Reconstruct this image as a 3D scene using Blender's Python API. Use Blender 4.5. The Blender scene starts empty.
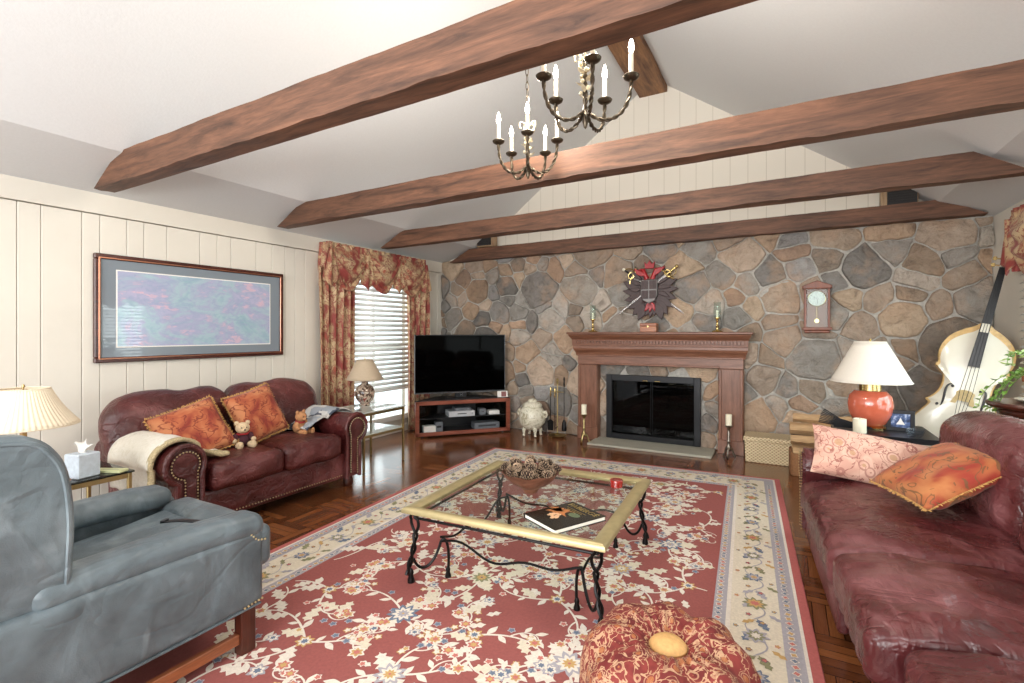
import bpy, bmesh, math, random
from mathutils import Vector, Matrix, noise
PI = math.pi
C = bpy.context.scene.collection
S = bpy.context.scene

# ------------------------------------------------------------------ camera, world, lights, exposure
cam_d = bpy.data.cameras.new('camera'); cam = bpy.data.objects.new('camera', cam_d); C.objects.link(cam)
cam_d.sensor_width = 36; cam_d.lens = 36*495/1024; cam_d.shift_y = -9.5/1024; cam_d.clip_start = .05
cam.location = (0, 0, 1.4); cam.rotation_euler = (PI/2, 0, math.atan(273/495))
S.camera = cam
S.view_settings.view_transform = 'Standard'; S.view_settings.look = 'None'
S.view_settings.gamma = 1; S.view_settings.use_curve_mapping = False
S.view_settings.exposure = 0.42
W = bpy.data.worlds.new('world'); S.world = W; W.use_nodes = True
W.node_tree.nodes['Background'].inputs[0].default_value = (.90, .95, 1, 1)
W.node_tree.nodes['Background'].inputs[1].default_value = 1.7

def area(name, loc, target, sx, sy, power, col=(1, 1, 1)):
    l = bpy.data.lights.new(name, 'AREA'); l.shape = 'RECTANGLE'; l.size = sx; l.size_y = sy
    l.energy = power; l.color = col
    o = bpy.data.objects.new(name, l); C.objects.link(o); o.location = loc
    o.rotation_euler = (Vector(target)-Vector(loc)).to_track_quat('-Z', 'Y').to_euler()
    return o
area('fill_behind_camera', (-1.3, -3.3, 2.0), (-1.5, 5, 1.3), 6.0, 2.6, 230, (1, .98, .95))  # large fill light added behind the viewer to brighten the room
area('daylight_right_window', (2.05, 3.7, 1.3), (-3, 3.7, .9), 3.0, 1.8, 75, (.96, .98, 1))
area('daylight_left_window', (-5.1, 4.8, 1.3), (0, 4.2, .6), 1.2, 1.8, 10, (.96, .98, 1))

area('ceiling_fill', (-1.2, -1.6, 1.7), (-1.4, 1.2, 4.4), .9, .9, 55, (1, .99, .97))  # extra lamp added to lift the ceiling, aimed upwards from behind the camera

# ------------------------------------------------------------------ colour and material helpers
def lin(h):
    h = h.lstrip('#'); r = []
    for i in (0, 2, 4):
        c = int(h[i:i+2], 16)/255
        r.append(c/12.92 if c <= .04045 else ((c+.055)/1.055)**2.4)
    return (*r, 1)
class NT:
    def __init__(s, name):
        s.m = bpy.data.materials.new(name); s.m.use_nodes = True
        s.t = s.m.node_tree; s.b = s.t.nodes['Principled BSDF']; s.out = s.t.nodes['Material Output']
    def n(s, typ, **k):
        o = s.t.nodes.new(typ)
        for a, v in k.items(): setattr(o, a, v)
        return o
    def l(s, a, b): s.t.links.new(a, b)
    def put(s, sock, v):
        if isinstance(v, bpy.types.NodeSocket): s.l(v, sock)
        else: sock.default_value = v
    def math(s, op, a, b=0.0):
        o = s.n('ShaderNodeMath', operation=op); s.put(o.inputs[0], a); s.put(o.inputs[1], b); return o.outputs[0]
    def coord(s, kind='Object', scale=(1, 1, 1), rot=(0, 0, 0)):
        tc = s.n('ShaderNodeTexCoord'); mp = s.n('ShaderNodeMapping')
        mp.inputs['Scale'].default_value = scale; mp.inputs['Rotation'].default_value = rot
        s.l(tc.outputs[kind], mp.inputs[0]); return mp.outputs[0]
    def noise(s, vec, scale, detail=4, rough=.6, dist=0):
        o = s.n('ShaderNodeTexNoise'); s.l(vec, o.inputs['Vector'])
        o.inputs['Scale'].default_value = scale; o.inputs['Detail'].default_value = detail
        o.inputs['Roughness'].default_value = rough; o.inputs['Distortion'].default_value = dist
        return o.outputs['Fac']
    def ramp(s, fac, stops, interp='LINEAR'):
        o = s.n('ShaderNodeValToRGB'); s.l(fac, o.inputs[0]); r = o.color_ramp; r.interpolation = interp
        while len(r.elements) > 1: r.elements.remove(r.elements[-1])
        for i, (p, c) in enumerate(stops):
            e = r.elements[0] if i == 0 else r.elements.new(p)
            e.position = p; e.color = lin(c) if isinstance(c, str) else c
        return o.outputs[0]
    def mix(s, fac, a, b, mode='MIX'):
        o = s.n('ShaderNodeMix', data_type='RGBA', blend_type=mode)
        s.put(o.inputs[0], fac); s.put(o.inputs[6], a); s.put(o.inputs[7], b); return o.outputs[2]
    def bump(s, h, strength=.3, dist=.01):
        o = s.n('ShaderNodeBump'); o.inputs['Strength'].default_value = strength
        o.inputs['Distance'].default_value = dist; s.l(h, o.inputs['Height']); s.l(o.outputs[0], s.b.inputs['Normal'])
    def set(s, **k):
        for a, v in k.items():
            key = {'col': 'Base Color', 'rough': 'Roughness', 'metal': 'Metallic', 'coat': 'Coat Weight', 'spec': 'Specular IOR Level',
                   'coatr': 'Coat Roughness', 'emit': 'Emission Color', 'estr': 'Emission Strength', 'sheen': 'Sheen Weight', 'trans': 'Transmission Weight'}[a]
            if isinstance(v, str): v = lin(v)
            s.put(s.b.inputs[key], v)
        return s
def plain(name, col, rough=.5, metal=0, var=.12, scale=30, bump=.08, **k):
    t = NT(name); v = t.coord(); f = t.noise(v, scale)
    c = lin(col); d = tuple(x*(1-var) for x in c[:3])+(1,); e = tuple(min(1, x*(1+var)) for x in c[:3])+(1,)
    t.set(col=t.ramp(f, [(.3, d), (.7, e)]), rough=rough, metal=metal, **k)
    if bump: t.bump(f, bump, .004)
    return t.m
def wood(name, a, b, rough=.4, axis='x', scale=6, **k):
    t = NT(name); sc = {'x': (1, 9, 9), 'y': (9, 1, 9), 'z': (9, 9, 1)}[axis]
    v = t.coord(scale=sc); f = t.noise(v, scale*.5, 6, .65, .6); g = t.noise(v, scale*3, 3)
    c = t.ramp(f, [(.3, a), (.7, b)]); c = t.mix(.25, c, t.ramp(g, [(.3, '#222222'), (.7, '#ffffff')]), 'MULTIPLY')
    t.set(col=c, rough=rough, **k); t.bump(f, .15, .004); return t.m
def leather(name, dark, mid, light, rough=.33, wr=7, k2=.5):
    t = NT(name); v = t.coord(); w = t.coord(scale=(1, 2.4, 1.6), rot=(.3, .2, .6))
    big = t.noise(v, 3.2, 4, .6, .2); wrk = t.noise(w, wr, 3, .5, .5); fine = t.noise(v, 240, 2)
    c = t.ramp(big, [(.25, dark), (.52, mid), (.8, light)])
    scuff_highlight = t.ramp(wrk, [(.60, (0, 0, 0, 1)), (.74, (1, 1, 1, 1))])  # scuffs and painted highlights: paler colour on the wrinkle crests
    c = t.mix(t.math('MULTIPLY', scuff_highlight, k2), c, lin(light))
    t.set(col=c, rough=t.math('ADD', t.math('MULTIPLY', big, .22), rough-.1), spec=.55)
    cr = t.noise(t.coord(scale=(1.2, .55, 1.3), rot=(.2, .1, .35)), wr*1.3, 2, .5, .9)
    cv = t.math('MINIMUM', t.math('MULTIPLY', t.math('ABSOLUTE', t.math('SUBTRACT', cr, .5)), 14), 1)
    h = t.math('ADD', t.math('ADD', t.math('MULTIPLY', wrk, 1.0), t.math('MULTIPLY', fine, .06)), t.math('MULTIPLY', cv, .13)); t.bump(h, .5, .035); return t.m
def damask(name, cols, scale=9, rough=.75, stretch=(1, 1, 1), th=None, bump=.3):
    t = NT(name); v = t.coord(scale=stretch); f = t.noise(v, scale, 3, .55, 2.2); g = t.noise(v, scale*3.2, 3, .6, 1.5)
    n = len(cols); th = th or [.30+.42*i/(n-1) for i in range(n)]
    c = t.ramp(f, [(p, q) for p, q in zip(th, cols)], 'LINEAR')
    c = t.mix(t.ramp(g, [(.52, (0, 0, 0, 1)), (.60, (.7, .7, .7, 1))]), c, lin(cols[-1]))
    t.set(col=c, rough=rough, sheen=.3); t.bump(t.noise(v, scale*25, 2), bump, .003); return t.m
def scroll(name, base, line, blot, scale=14, lw=.022, rough=.75, stretch=(1, 1, 1), rings=.8, sheen=.1):
    """woven scrollwork: contour lines of a noise field over a two-tone ground, with small blossoms"""
    t = NT(name); v = t.coord(scale=stretch); f = t.noise(v, scale, 2, .5, 1.2); g = t.noise(v, scale*.45, 3, .5, .8)
    c = t.ramp(g, [(p, q) for p, q in zip((.38, .50, .62), base)])
    ln = t.math('LESS_THAN', t.math('ABSOLUTE', t.math('SUBTRACT', f, .5)), lw)
    c = t.mix(t.math('MULTIPLY', ln, .85), c, lin(line))
    vo = t.n('ShaderNodeTexVoronoi'); t.l(v, vo.inputs['Vector']); vo.inputs['Scale'].default_value = scale*.8
    d = t.math('LESS_THAN', vo.outputs['Distance'], .24); c = t.mix(t.math('MULTIPLY', d, rings), c, lin(blot))
    ring = t.math('LESS_THAN', t.math('ABSOLUTE', t.math('SUBTRACT', vo.outputs['Distance'], .36)), .035); c = t.mix(t.math('MULTIPLY', ring, rings*.75), c, lin(line))
    t.set(col=c, rough=rough, sheen=sheen); t.bump(t.noise(v, scale*14, 2), .3, .003); return t.m
def glass_mat(name, tint=(.93, .97, .96, 1), rough=.0, ior=1.5):
    t = NT(name); tr = t.n('ShaderNodeBsdfTransparent'); tr.inputs[0].default_value = tint
    gl = t.n('ShaderNodeBsdfGlossy'); gl.inputs['Roughness'].default_value = rough; lw = t.n('ShaderNodeLayerWeight'); lw.inputs[0].default_value = .5
    fr = t.math('ADD', .014, t.math('MULTIPLY', t.math('POWER', lw.outputs['Facing'], 4.5), .8))
    mx = t.n('ShaderNodeMixShader'); t.l(fr, mx.inputs[0]); t.l(tr.outputs[0], mx.inputs[1]); t.l(gl.outputs[0], mx.inputs[2])
    t.l(mx.outputs[0], t.out.inputs[0]); return t.m
def emit_mat(name, col, s):
    t = NT(name); t.set(col=col, emit=col, estr=s); return t.m
def metal(name, col, rough=.25, var=.1): return plain(name, col, rough, 1, var, 12, .03)

# ------------------------------------------------------------------ mesh helpers
def bm_new(): return bmesh.new()
def obj(name, bm, mats, parent=None, loc=None, rot=None, smooth=True, angle=40):
    me = bpy.data.meshes.new(name); bmesh.ops.recalc_face_normals(bm, faces=bm.faces[:]); bm.to_mesh(me); bm.free()
    for m in (mats if isinstance(mats, (list, tuple)) else [mats]): me.materials.append(m)
    if smooth:
        me.shade_smooth()
        try: me.set_sharp_from_angle(angle=math.radians(angle))
        except Exception: pass
    o = bpy.data.objects.new(name, me); C.objects.link(o)
    if parent: o.parent = parent
    if loc: o.location = loc
    if rot: o.rotation_euler = rot
    return o
def raw(name, bm, mats, parent=None, **k):
    """like obj but keeps face winding (open sheets)"""
    return obj(name, bm, mats, parent, **k)
def tag(o, label=None, cat=None, group=None, kind=None):
    if label: o['label'] = label
    if cat: o['category'] = cat
    if group: o['group'] = group
    if kind: o['kind'] = kind
    return o
def thing(name, label, cat, loc=(0, 0, 0), rz=0, group=None):
    o = bpy.data.objects.new(name, None); C.objects.link(o); o.empty_display_size = .1
    o.location = loc; o.rotation_euler = (0, 0, rz); return tag(o, label, cat, group)
def dup(root, loc=None, rot=None, label=None, name=None):
    r = root.copy(); C.objects.link(r)
    if loc is not None: r.location = loc
    if rot is not None: r.rotation_euler = rot
    if label: r['label'] = label
    for ch in list(root.children):
        c = ch.copy(); C.objects.link(c); c.parent = r
        for g in list(ch.children):
            d = g.copy(); C.objects.link(d); d.parent = c
    return r
def M(loc=(0, 0, 0), rot=(0, 0, 0)):
    return Matrix.Translation(loc) @ Matrix.Rotation(rot[2], 4, 'Z') @ Matrix.Rotation(rot[1], 4, 'Y') @ Matrix.Rotation(rot[0], 4, 'X')
def addv(bm, vs, fs, mi=0, mtx=None):
    b = [bm.verts.new(mtx @ Vector(v) if mtx else v) for v in vs]; out = []
    for f in fs:
        try:
            q = bm.faces.new([b[i] for i in f]); q.material_index = mi; out.append(q)
        except ValueError: pass
    return b, out
def soft(bm, c, size, r=.02, n=4, k=3, fn=None, mi=0, rot=(0, 0, 0)):
    """rounded box; fn displaces unit-ish local point"""
    h = [s/2 for s in size]; r = min(r, min(h)*.999)
    def ax(hh):
        out = []
        for i in range(k): out.append(-hh + r*(1-math.tan(PI/4*(1-i/k))) if r > 0 else -hh)
        m = hh-r
        for i in range(n+1): out.append(-m+2*m*i/n if m > 0 else 0)
        for i in range(1, k+1): out.append(hh-r*(1-math.tan(PI/4*i/k)))
        return out
    A = [ax(x) for x in h]; N = len(A[0])-1; idx = {}; vs = []; fs = []
    def vid(i, j, l):
        key = (i, j, l)
        if key in idx: return idx[key]
        p = Vector((A[0][i], A[1][j], A[2][l])); q = Vector([max(-(h[a]-r), min(h[a]-r, p[a])) for a in range(3)])
        d = p-q
        if d.length > 1e-9: p = q+d*(r/d.length)
        if fn: p = Vector(fn(p))
        idx[key] = len(vs); vs.append(p); return idx[key]
    for i in range(N):
        for j in range(N):
            for e in (0, N):
                fs.append((vid(i, j, e), vid(i+1, j, e), vid(i+1, j+1, e), vid(i, j+1, e)))
                fs.append((vid(i, e, j), vid(i+1, e, j), vid(i+1, e, j+1), vid(i, e, j+1)))
                fs.append((vid(e, i, j), vid(e, i+1, j), vid(e, i+1, j+1), vid(e, i, j+1)))
    addv(bm, vs, fs, mi, M(c, rot))
def box(bm, c, size, bev=.003, rot=(0, 0, 0), mi=0):
    """box with a small chamfer"""
    h = [s/2 for s in size]; b = min(bev, min(h)*.6); m = M(c, rot)
    g = bmesh.ops.create_cube(bm, size=1, matrix=m @ Matrix.Diagonal((*size, 1)))
    for f in {f for v in g['verts'] for f in v.link_faces}: f.material_index = mi
    if b > 0:
        es = list({e for v in g['verts'] for e in v.link_edges})
        r = bmesh.ops.bevel(bm, geom=es, offset=b, segments=1, affect='EDGES', profile=.5)
        for f in r['faces']: f.material_index = mi
def tube(bm, pts, r, seg=8, mi=0, closed=False, cap=True, mtx=None):
    pts = [Vector(p) for p in pts]; n = len(pts); rr = r if isinstance(r, (list, tuple)) else [r]*n
    T = []
    for i in range(n):
        a = pts[(i-1) % n] if (closed or i > 0) else pts[i]; b = pts[(i+1) % n] if (closed or i < n-1) else pts[i]
        d = b-a; T.append(d.normalized() if d.length > 1e-9 else Vector((0, 0, 1)))
    nrm = T[0].orthogonal().normalized(); vs = []
    for i in range(n):
        if i: nrm = (nrm-T[i]*nrm.dot(T[i])); nrm = nrm.normalized() if nrm.length > 1e-6 else T[i].orthogonal().normalized()
        bn = T[i].cross(nrm)
        for j in range(seg):
            a = 2*PI*j/seg; vs.append(pts[i]+(nrm*math.cos(a)+bn*math.sin(a))*rr[i])
    fs = []
    for i in range(n if closed else n-1):
        for j in range(seg):
            i2 = (i+1) % n; fs.append((i*seg+j, i*seg+(j+1) % seg, i2*seg+(j+1) % seg, i2*seg+j))
    if cap and not closed: fs += [tuple(range(seg))[::-1], tuple(range((n-1)*seg, n*seg))]
    addv(bm, vs, fs, mi, mtx)
def lathe(bm, prof, seg=28, mi=0, mtx=None, fn=None, cap=True):
    vs = []; fs = []; n = len(prof)
    for r, z in prof:
        for j in range(seg):
            a = 2*PI*j/seg; p = Vector((r*math.cos(a), r*math.sin(a), z)); vs.append(fn(p, a) if fn else p)
    for i in range(n-1):
        for j in range(seg): fs.append((i*seg+j, i*seg+(j+1) % seg, (i+1)*seg+(j+1) % seg, (i+1)*seg+j))
    if cap: fs += [tuple(range(seg))[::-1], tuple(range((n-1)*seg, n*seg))]
    addv(bm, vs, fs, mi, mtx)
def prism(bm, poly, d0, d1, mi=0, mtx=None, inset=0, rings=None):
    """polygon in local xy extruded in z from d0 to d1 (mtx orients); inset chamfers the d1 rim"""
    n = len(poly); layers = [(poly, d0)]
    if inset:
        layers.append((poly, d1-inset*(1 if d1 > d0 else -1))); layers.append((shrink(poly, inset), d1))
    else: layers.append((poly, d1))
    vs = []; fs = []
    for p, z in layers:
        for x, y in p: vs.append((x, y, z))
    for k in range(len(layers)-1):
        for i in range(n): fs.append((k*n+i, k*n+(i+1) % n, (k+1)*n+(i+1) % n, (k+1)*n+i))
    b, _ = addv(bm, vs, fs, mi, mtx)
    for lo in (b[:n], b[-n:]):
        try:
            f = bm.faces.new(lo); f.material_index = mi
        except ValueError: pass
def shrink(poly, d):
    n = len(poly); A = sum(poly[i][0]*poly[(i+1) % n][1]-poly[(i+1) % n][0]*poly[i][1] for i in range(n)); sg = 1 if A > 0 else -1
    out = []
    for i in range(n):
        p0 = Vector(poly[i-1]); p = Vector(poly[i]); p1 = Vector(poly[(i+1) % n])
        a = (p-p0); b = (p1-p)
        a = a.normalized() if a.length > 1e-9 else Vector((1, 0)); b = b.normalized() if b.length > 1e-9 else a
        na = Vector((-a.y, a.x))*sg; nb = Vector((-b.y, b.x))*sg; m = na+nb
        m = m/max(.5, m.dot(m)/2) if m.length > 1e-6 else na
        out.append(tuple(p+m*d))
    return out
def sheet(bm, fn, nu, nv, mi=0, mtx=None):
    vs = [fn(i/nu, j/nv) for j in range(nv+1) for i in range(nu+1)]
    fs = [(j*(nu+1)+i, j*(nu+1)+i+1, (j+1)*(nu+1)+i+1, (j+1)*(nu+1)+i) for j in range(nv) for i in range(nu)]
    addv(bm, vs, fs, mi, mtx)
def thick(o, t=.004):
    m = o.modifiers.new('thickness', 'SOLIDIFY'); m.thickness = t; m.offset = 0; return o
def bez(p0, p1, p2, p3, n=12):
    p0, p1, p2, p3 = map(Vector, (p0, p1, p2, p3)); out = []
    for i in range(n+1):
        t = i/n; out.append(p0*(1-t)**3+p1*3*t*(1-t)**2+p2*3*t*t*(1-t)+p3*t**3)
    return out
def text_mesh(name, s, size, mat, parent, loc, rot, ext=.0008, align='CENTER', sx=1):
    cu = bpy.data.curves.new('lettering', 'FONT'); cu.body = s; cu.size = size; cu.extrude = ext; cu.align_x = align; cu.align_y = 'CENTER'
    t = bpy.data.objects.new('lettering', cu); C.objects.link(t); bpy.context.view_layer.update()
    me = bpy.data.meshes.new_from_object(t.evaluated_get(bpy.context.evaluated_depsgraph_get())); me.name = name
    bpy.data.objects.remove(t); me.materials.clear(); me.materials.append(mat)
    o = bpy.data.objects.new(name, me); C.objects.link(o); o.parent = parent; o.location = loc; o.rotation_euler = rot; o.scale = (sx, 1, 1); return o

# ------------------------------------------------------------------ palette
m_brass = metal('brass', '#cbb277', .24); m_goldleaf = metal('antique_brass', '#b3a070', .35)
m_black = plain('black_plastic', '#15161a', .35); m_iron = metal('wrought_iron', '#2d2c2c', .42)
m_screen = NT('dark_screen').set(col='#020202', rough=.05, spec=.03).m
m_cherry = wood('cherry_wood', '#7c3b28', '#a8604a', .32)
m_mantel = wood('mantel_wood', '#6f4632', '#946650', .36)
m_mantelv = wood('mantel_wood_upright', '#6f4632', '#946650', .36, 'z')
m_dkwood = wood('dark_mahogany', '#35170f', '#5a2a1c', .3)
m_dkwoodz = wood('dark_mahogany_upright', '#35170f', '#5a2a1c', .3, 'z')
m_beam = wood('hewn_beam', '#3c271c', '#835a43', .6, 'x', 4)
m_white = plain('white_paint', '#eceae4', .5, var=.03, bump=.02)
m_cream = plain('cream_ceramic', '#e6e0cc', .25, var=.15, scale=14)
m_wax = plain('cream_wax', '#f3ecd2', .5, var=.03)
m_glass = glass_mat('clear_glass'); m_tglass = glass_mat('table_glass', (.93, .98, .96, 1))
m_dkglass = glass_mat('smoked_glass', (.32, .34, .34, 1))
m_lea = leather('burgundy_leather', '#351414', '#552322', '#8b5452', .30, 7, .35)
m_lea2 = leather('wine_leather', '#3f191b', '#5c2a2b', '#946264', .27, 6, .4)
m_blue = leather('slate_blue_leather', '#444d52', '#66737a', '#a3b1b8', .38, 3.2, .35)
m_nail = metal('nail_brass', '#d8c69c', .3)
m_orange = damask('orange_damask', ['#84281c', '#b05230', '#c4744a', '#b2603a', '#cb8a60'], 7)
m_pinkfl = damask('pink_floral', ['#a0645c', '#cf9a8a', '#d6ab98', '#b97c6f', '#dcbfa6'], 20)
m_drape = damask('red_gold_floral', ['#7a2b28', '#a4564b', '#cbb18c', '#b89a74', '#933f38'], 15, .7, (1, 1, .7))
m_pouf = damask('red_gold_pouf', ['#6d1c1b', '#93302b', '#a8453a', '#8a2a27', '#d3a074'], 30)
m_pinkfl = scroll('pink_floral_weave', ['#c99a88', '#d9b29e', '#cfa08f'], '#93534a', '#b98f6a', 13, .016)
m_orange = scroll('orange_scroll_damask', ['#8a2f20', '#b3613c', '#c17d52'], '#7a2c1c', '#c98a58', 11, .026, rings=0)
m_pouf = scroll('red_gold_brocade', ['#661b1a', '#83302a', '#702220'], '#bf9a78', '#a8663c', 26, .030, sheen=0)
m_drape = scroll('red_gold_drapery', ['#8d3a33', '#b99a74', '#c9b08a'], '#8a3a34', '#a5523f', 13, .03, .7, (1, 1, .8))
m_fringe = plain('gold_fringe', '#c79a5c', .8, var=.3, scale=60)
m_shade = plain('shade_fabric', '#efe6d4', .8, var=.04, scale=80); m_shade.node_tree.nodes['Principled BSDF'].inputs['Sheen Weight'].default_value = .2
# ------------------------------------------------------------------ room shell
XL, XR, YB, YF = -4.75, 1.735, 6.35, -3.0
ZW, XC, ZR = 2.49, -1.46, 4.60
XKL, XKR, ZK = -4.07, 1.30, 2.66      # where the shallow eave strip meets the steep slope
def st(o): o['kind'] = 'structure'; return o
# floor: basket-weave parquet
t = NT('parquet'); v = t.coord(); sx = t.n('ShaderNodeSeparateXYZ'); t.l(v, sx.inputs[0])
P = .30
ux = t.math('DIVIDE', sx.outputs[0], P); uy = t.math('DIVIDE', sx.outputs[1], P)
fx = t.math('FLOOR', ux); fy = t.math('FLOOR', uy)
par = t.math('MODULO', t.math('ADD', t.math('ADD', fx, fy), 1000), 2)
par = t.math('GREATER_THAN', par, .5)
qx = t.math('FRACT', ux); qy = t.math('FRACT', uy)
def sel(a, b):   # par ? a : b
    return t.math('ADD', t.math('MULTIPLY', a, par), t.math('MULTIPLY', b, t.math('SUBTRACT', 1, par)))
across = t.math('MULTIPLY', sel(qx, qy), 5); along = sel(qy, qx)
idn = t.math('FLOOR', across); fr = t.math('FRACT', across)
gap1 = t.math('LESS_THAN', t.math('MINIMUM', fr, t.math('SUBTRACT', 1, fr)), .035)
gap2 = t.math('LESS_THAN', t.math('MINIMUM', along, t.math('SUBTRACT', 1, along)), .008)
gap = t.math('MAXIMUM', gap1, gap2)
cmb = t.n('ShaderNodeCombineXYZ'); t.l(fx, cmb.inputs[0]); t.l(fy, cmb.inputs[1]); t.l(idn, cmb.inputs[2])
wn = t.n('ShaderNodeTexWhiteNoise'); t.l(cmb.outputs[0], wn.inputs[0])
cm2 = t.n('ShaderNodeCombineXYZ'); t.put(cm2.inputs[0], t.math('MULTIPLY', along, 1.2)); t.put(cm2.inputs[1], t.math('MULTIPLY', across, 3)); t.put(cm2.inputs[2], t.math('MULTIPLY', wn.outputs[0], 40))
gr = t.noise(cm2.outputs[0], 2.4, 5, .6, .4)
c = t.ramp(wn.outputs[0], [(0, '#643921'), (.5, '#7f4b2c'), (1, '#9a6038')])
c = t.mix(.45, c, t.ramp(gr, [(.3, '#6b5a50'), (.7, '#ffffff')]), 'MULTIPLY')
c = t.mix(gap, c, lin('#2a1409'))
t.set(col=c, rough=t.math('ADD', t.math('MULTIPLY', gr, .14), .10), spec=.5, coat=.2, coatr=.12)
t.bump(t.math('SUBTRACT', gr, t.math('MULTIPLY', gap, 2)), .08, .003)
m_floor = t.m
bm = bm_new(); box(bm, ((XL+XR)/2, (YB+YF)/2, -.05), (XR-XL+.4, YB-YF+.4, .1), 0); st(obj('floor', bm, m_floor))
# painted plank wall on the left
m_wall = plain('cream_wall_paint', '#dfdace', .55, var=.025, scale=3, bump=.03)
m_groove = plain('groove_shadow_gap', '#8d8474', .8)
m_ceil = plain('ceiling_plaster', '#d6d8d9', .8, var=.02, scale=60, bump=.25)
bm = bm_new(); WY0, WY1, WZ0, WZ1 = 4.2, 5.5, .2, 2.15     # window_1 opening
gy = [YF, -2.7, -2.5, -2.2, -1.9, -1.7, -1.35, -1.05, -.9, -.55, -.3, 0, .15, .48, .7, .98, 1.12, 1.24, 1.373, 1.502, 1.742, 1.857, 2.041, 2.164, 2.342, 2.62, 2.78, 2.915, 3.177, 3.36, 3.513, 3.638, 3.77, 4.0, 4.2, 5.5, 5.72, 5.9, 6.02, 6.2, YB]
ZT = 2.325
for a, b in zip(gy[:-1], gy[1:]):
    g = .004
    if a >= WY0-.01 and b <= WY1+.01:
        box(bm, (XL-.04, (a+b)/2, WZ0/2), (.08, b-a-g, WZ0), .003); box(bm, (XL-.04, (a+b)/2, (WZ1+ZT)/2), (.08, b-a-g, ZT-WZ1), .003)
    else: box(bm, (XL-.04, (a+b)/2, ZT/2), (.08, b-a-g, ZT), .003)
box(bm, (XL-.035, (YB+YF)/2, (ZT+.008+ZW+.02)/2), (.09, YB-YF, ZW-ZT-.008+.02), .002)
for a, b in ((YF, WY0), (WY1, YB)): box(bm, (XL-.075, (a+b)/2, 1.2), (.05, b-a, 2.4), 0, mi=1)
st(obj('wall_left', bm, [m_wall, m_groove], smooth=False))
# right wall with a wide window (openings are real holes)
RY0, RY1, RZ0, RZ1 = 2.3, 5.45, .45, 2.12
bm = bm_new()
for c0, s0 in (((XR+.06, (YF+RY0)/2, 1.25), (.12, RY0-YF, 2.5)), ((XR+.06, (RY1+YB+.2)/2, 1.25), (.12, YB+.2-RY1, 2.5)),
               ((XR+.06, (RY0+RY1)/2, RZ0/2), (.12, RY1-RY0, RZ0)), ((XR+.06, (RY0+RY1)/2, (RZ1+2.5)/2), (.12, RY1-RY0, 2.5-RZ1))):
    box(bm, c0, s0, 0)
st(obj('wall_right', bm, m_wall, smooth=False))
# ceiling: two slopes
bm = bm_new()
sec = [(XL-.12, ZW-.03), (XKL, ZK), (XC, ZR), (XKR, ZK), (XR+.12, ZW-.03)]
for (xa, za), (xb, zb) in zip(sec[:-1], sec[1:]):
    vs = [(x, y, z+d) for d in (0, .12) for x, z in ((xa, za), (xb, zb)) for y in (YF, YB+.2)]
    addv(bm, vs, [(0, 1, 3, 2), (4, 5, 7, 6), (0, 1, 5, 4), (2, 3, 7, 6), (0, 2, 6, 4), (1, 3, 7, 5)])
st(obj('ceiling', bm, m_ceil, smooth=False))
# back wall: boarded gable above, fieldstone below
t = NT('gable_boards'); v = t.coord(); sx = t.n('ShaderNodeSeparateXYZ'); t.l(v, sx.inputs[0])
f = t.math('FRACT', t.math('DIVIDE', sx.outputs[0], .19)); g = t.math('LESS_THAN', f, .035)
t.set(col=t.mix(g, lin('#e6e0d3'), lin('#cbc4b4')), rough=.6); t.bump(t.math('SUBTRACT', 1, g), .4, .004); m_gable = t.m
bm = bm_new()
mt = Matrix.Translation((0, YB, 0)) @ Matrix.Rotation(PI/2, 4, 'X')
prism(bm, [(XL-.1, 2.3), (XR+.1, 2.3), (XR+.1, ZW), (XKR, ZK+.03), (XC, ZR+.05), (XKL, ZK+.03), (XL-.1, ZW)], -.15, 0, mtx=mt)
st(obj('wall_gable', bm, m_gable, smooth=False))
# stones: weighted Voronoi cells, each a raised rounded block, in a mortar bed
random.seed(11)
FX0, FX1, FZ1 = -2.02, -.90, .83
t = NT('fieldstone'); v = t.coord(); at = t.n('ShaderNodeVertexColor'); at.layer_name = 'stone'
f = t.noise(v, 7, 6, .7, .8); g = t.noise(v, 34, 4, .7); b2 = t.noise(v, 3.1, 3)
c = t.mix(.8, at.outputs[0], t.ramp(f, [(.3, '#a5a09b'), (.45, '#e6e2dc'), (.62, '#ffffff')]), 'MULTIPLY')
c = t.mix(t.math('MULTIPLY', t.ramp(b2, [(.5, (0, 0, 0, 1)), (.68, (1, 1, 1, 1))]), .5), c, lin('#b58f6c'))
c = t.mix(t.math('MULTIPLY', t.ramp(g, [(.56, (0, 0, 0, 1)), (.68, (1, 1, 1, 1))]), .22), c, lin('#4d4744'))
hs = t.n('ShaderNodeHueSaturation'); hs.inputs['Saturation'].default_value = .85; hs.inputs['Value'].default_value = 1.2; t.l(c, hs.inputs['Color'])
t.set(col=hs.outputs[0], rough=.8); t.bump(t.math('ADD', t.math('MULTIPLY', f, 1.5), t.math('MULTIPLY', g, .7)), 1.0, .03); m_stone = t.m
m_mortar = plain('mortar', '#b4b0a8', .9, var=.25, scale=26, bump=.5)
seeds = []
x0, x1, z0, z1 = XL-.1, XR+.1, -.1, 2.6
tries = 0
while tries < 9000:
    tries += 1
    p = Vector((random.uniform(x0, x1), random.uniform(z0, z1)))
    u = (p.x-x0)/(x1-x0); base = .15+.05*u
    if -2.5 < p.x < -.4 and p.y < .95: base = .16
    r = base*random.choice((.5, .62, .8, 1.0, 1.0, 1.25, 1.5))
    if all(math.hypot((p-q).x*.82, (p-q).y*1.12) > .84*(r+s) for q, s in seeds): seeds.append((p, r))
def clip(poly, a, b):      # keep a·p <= b
    out = []
    for i in range(len(poly)):
        p, q = poly[i], poly[(i+1) % len(poly)]; dp = a.dot(p)-b; dq = a.dot(q)-b
        if dp <= 0: out.append(p)
        if (dp < 0 < dq) or (dq < 0 < dp): out.append(p+(q-p)*(dp/(dp-dq)))
    return out
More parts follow.
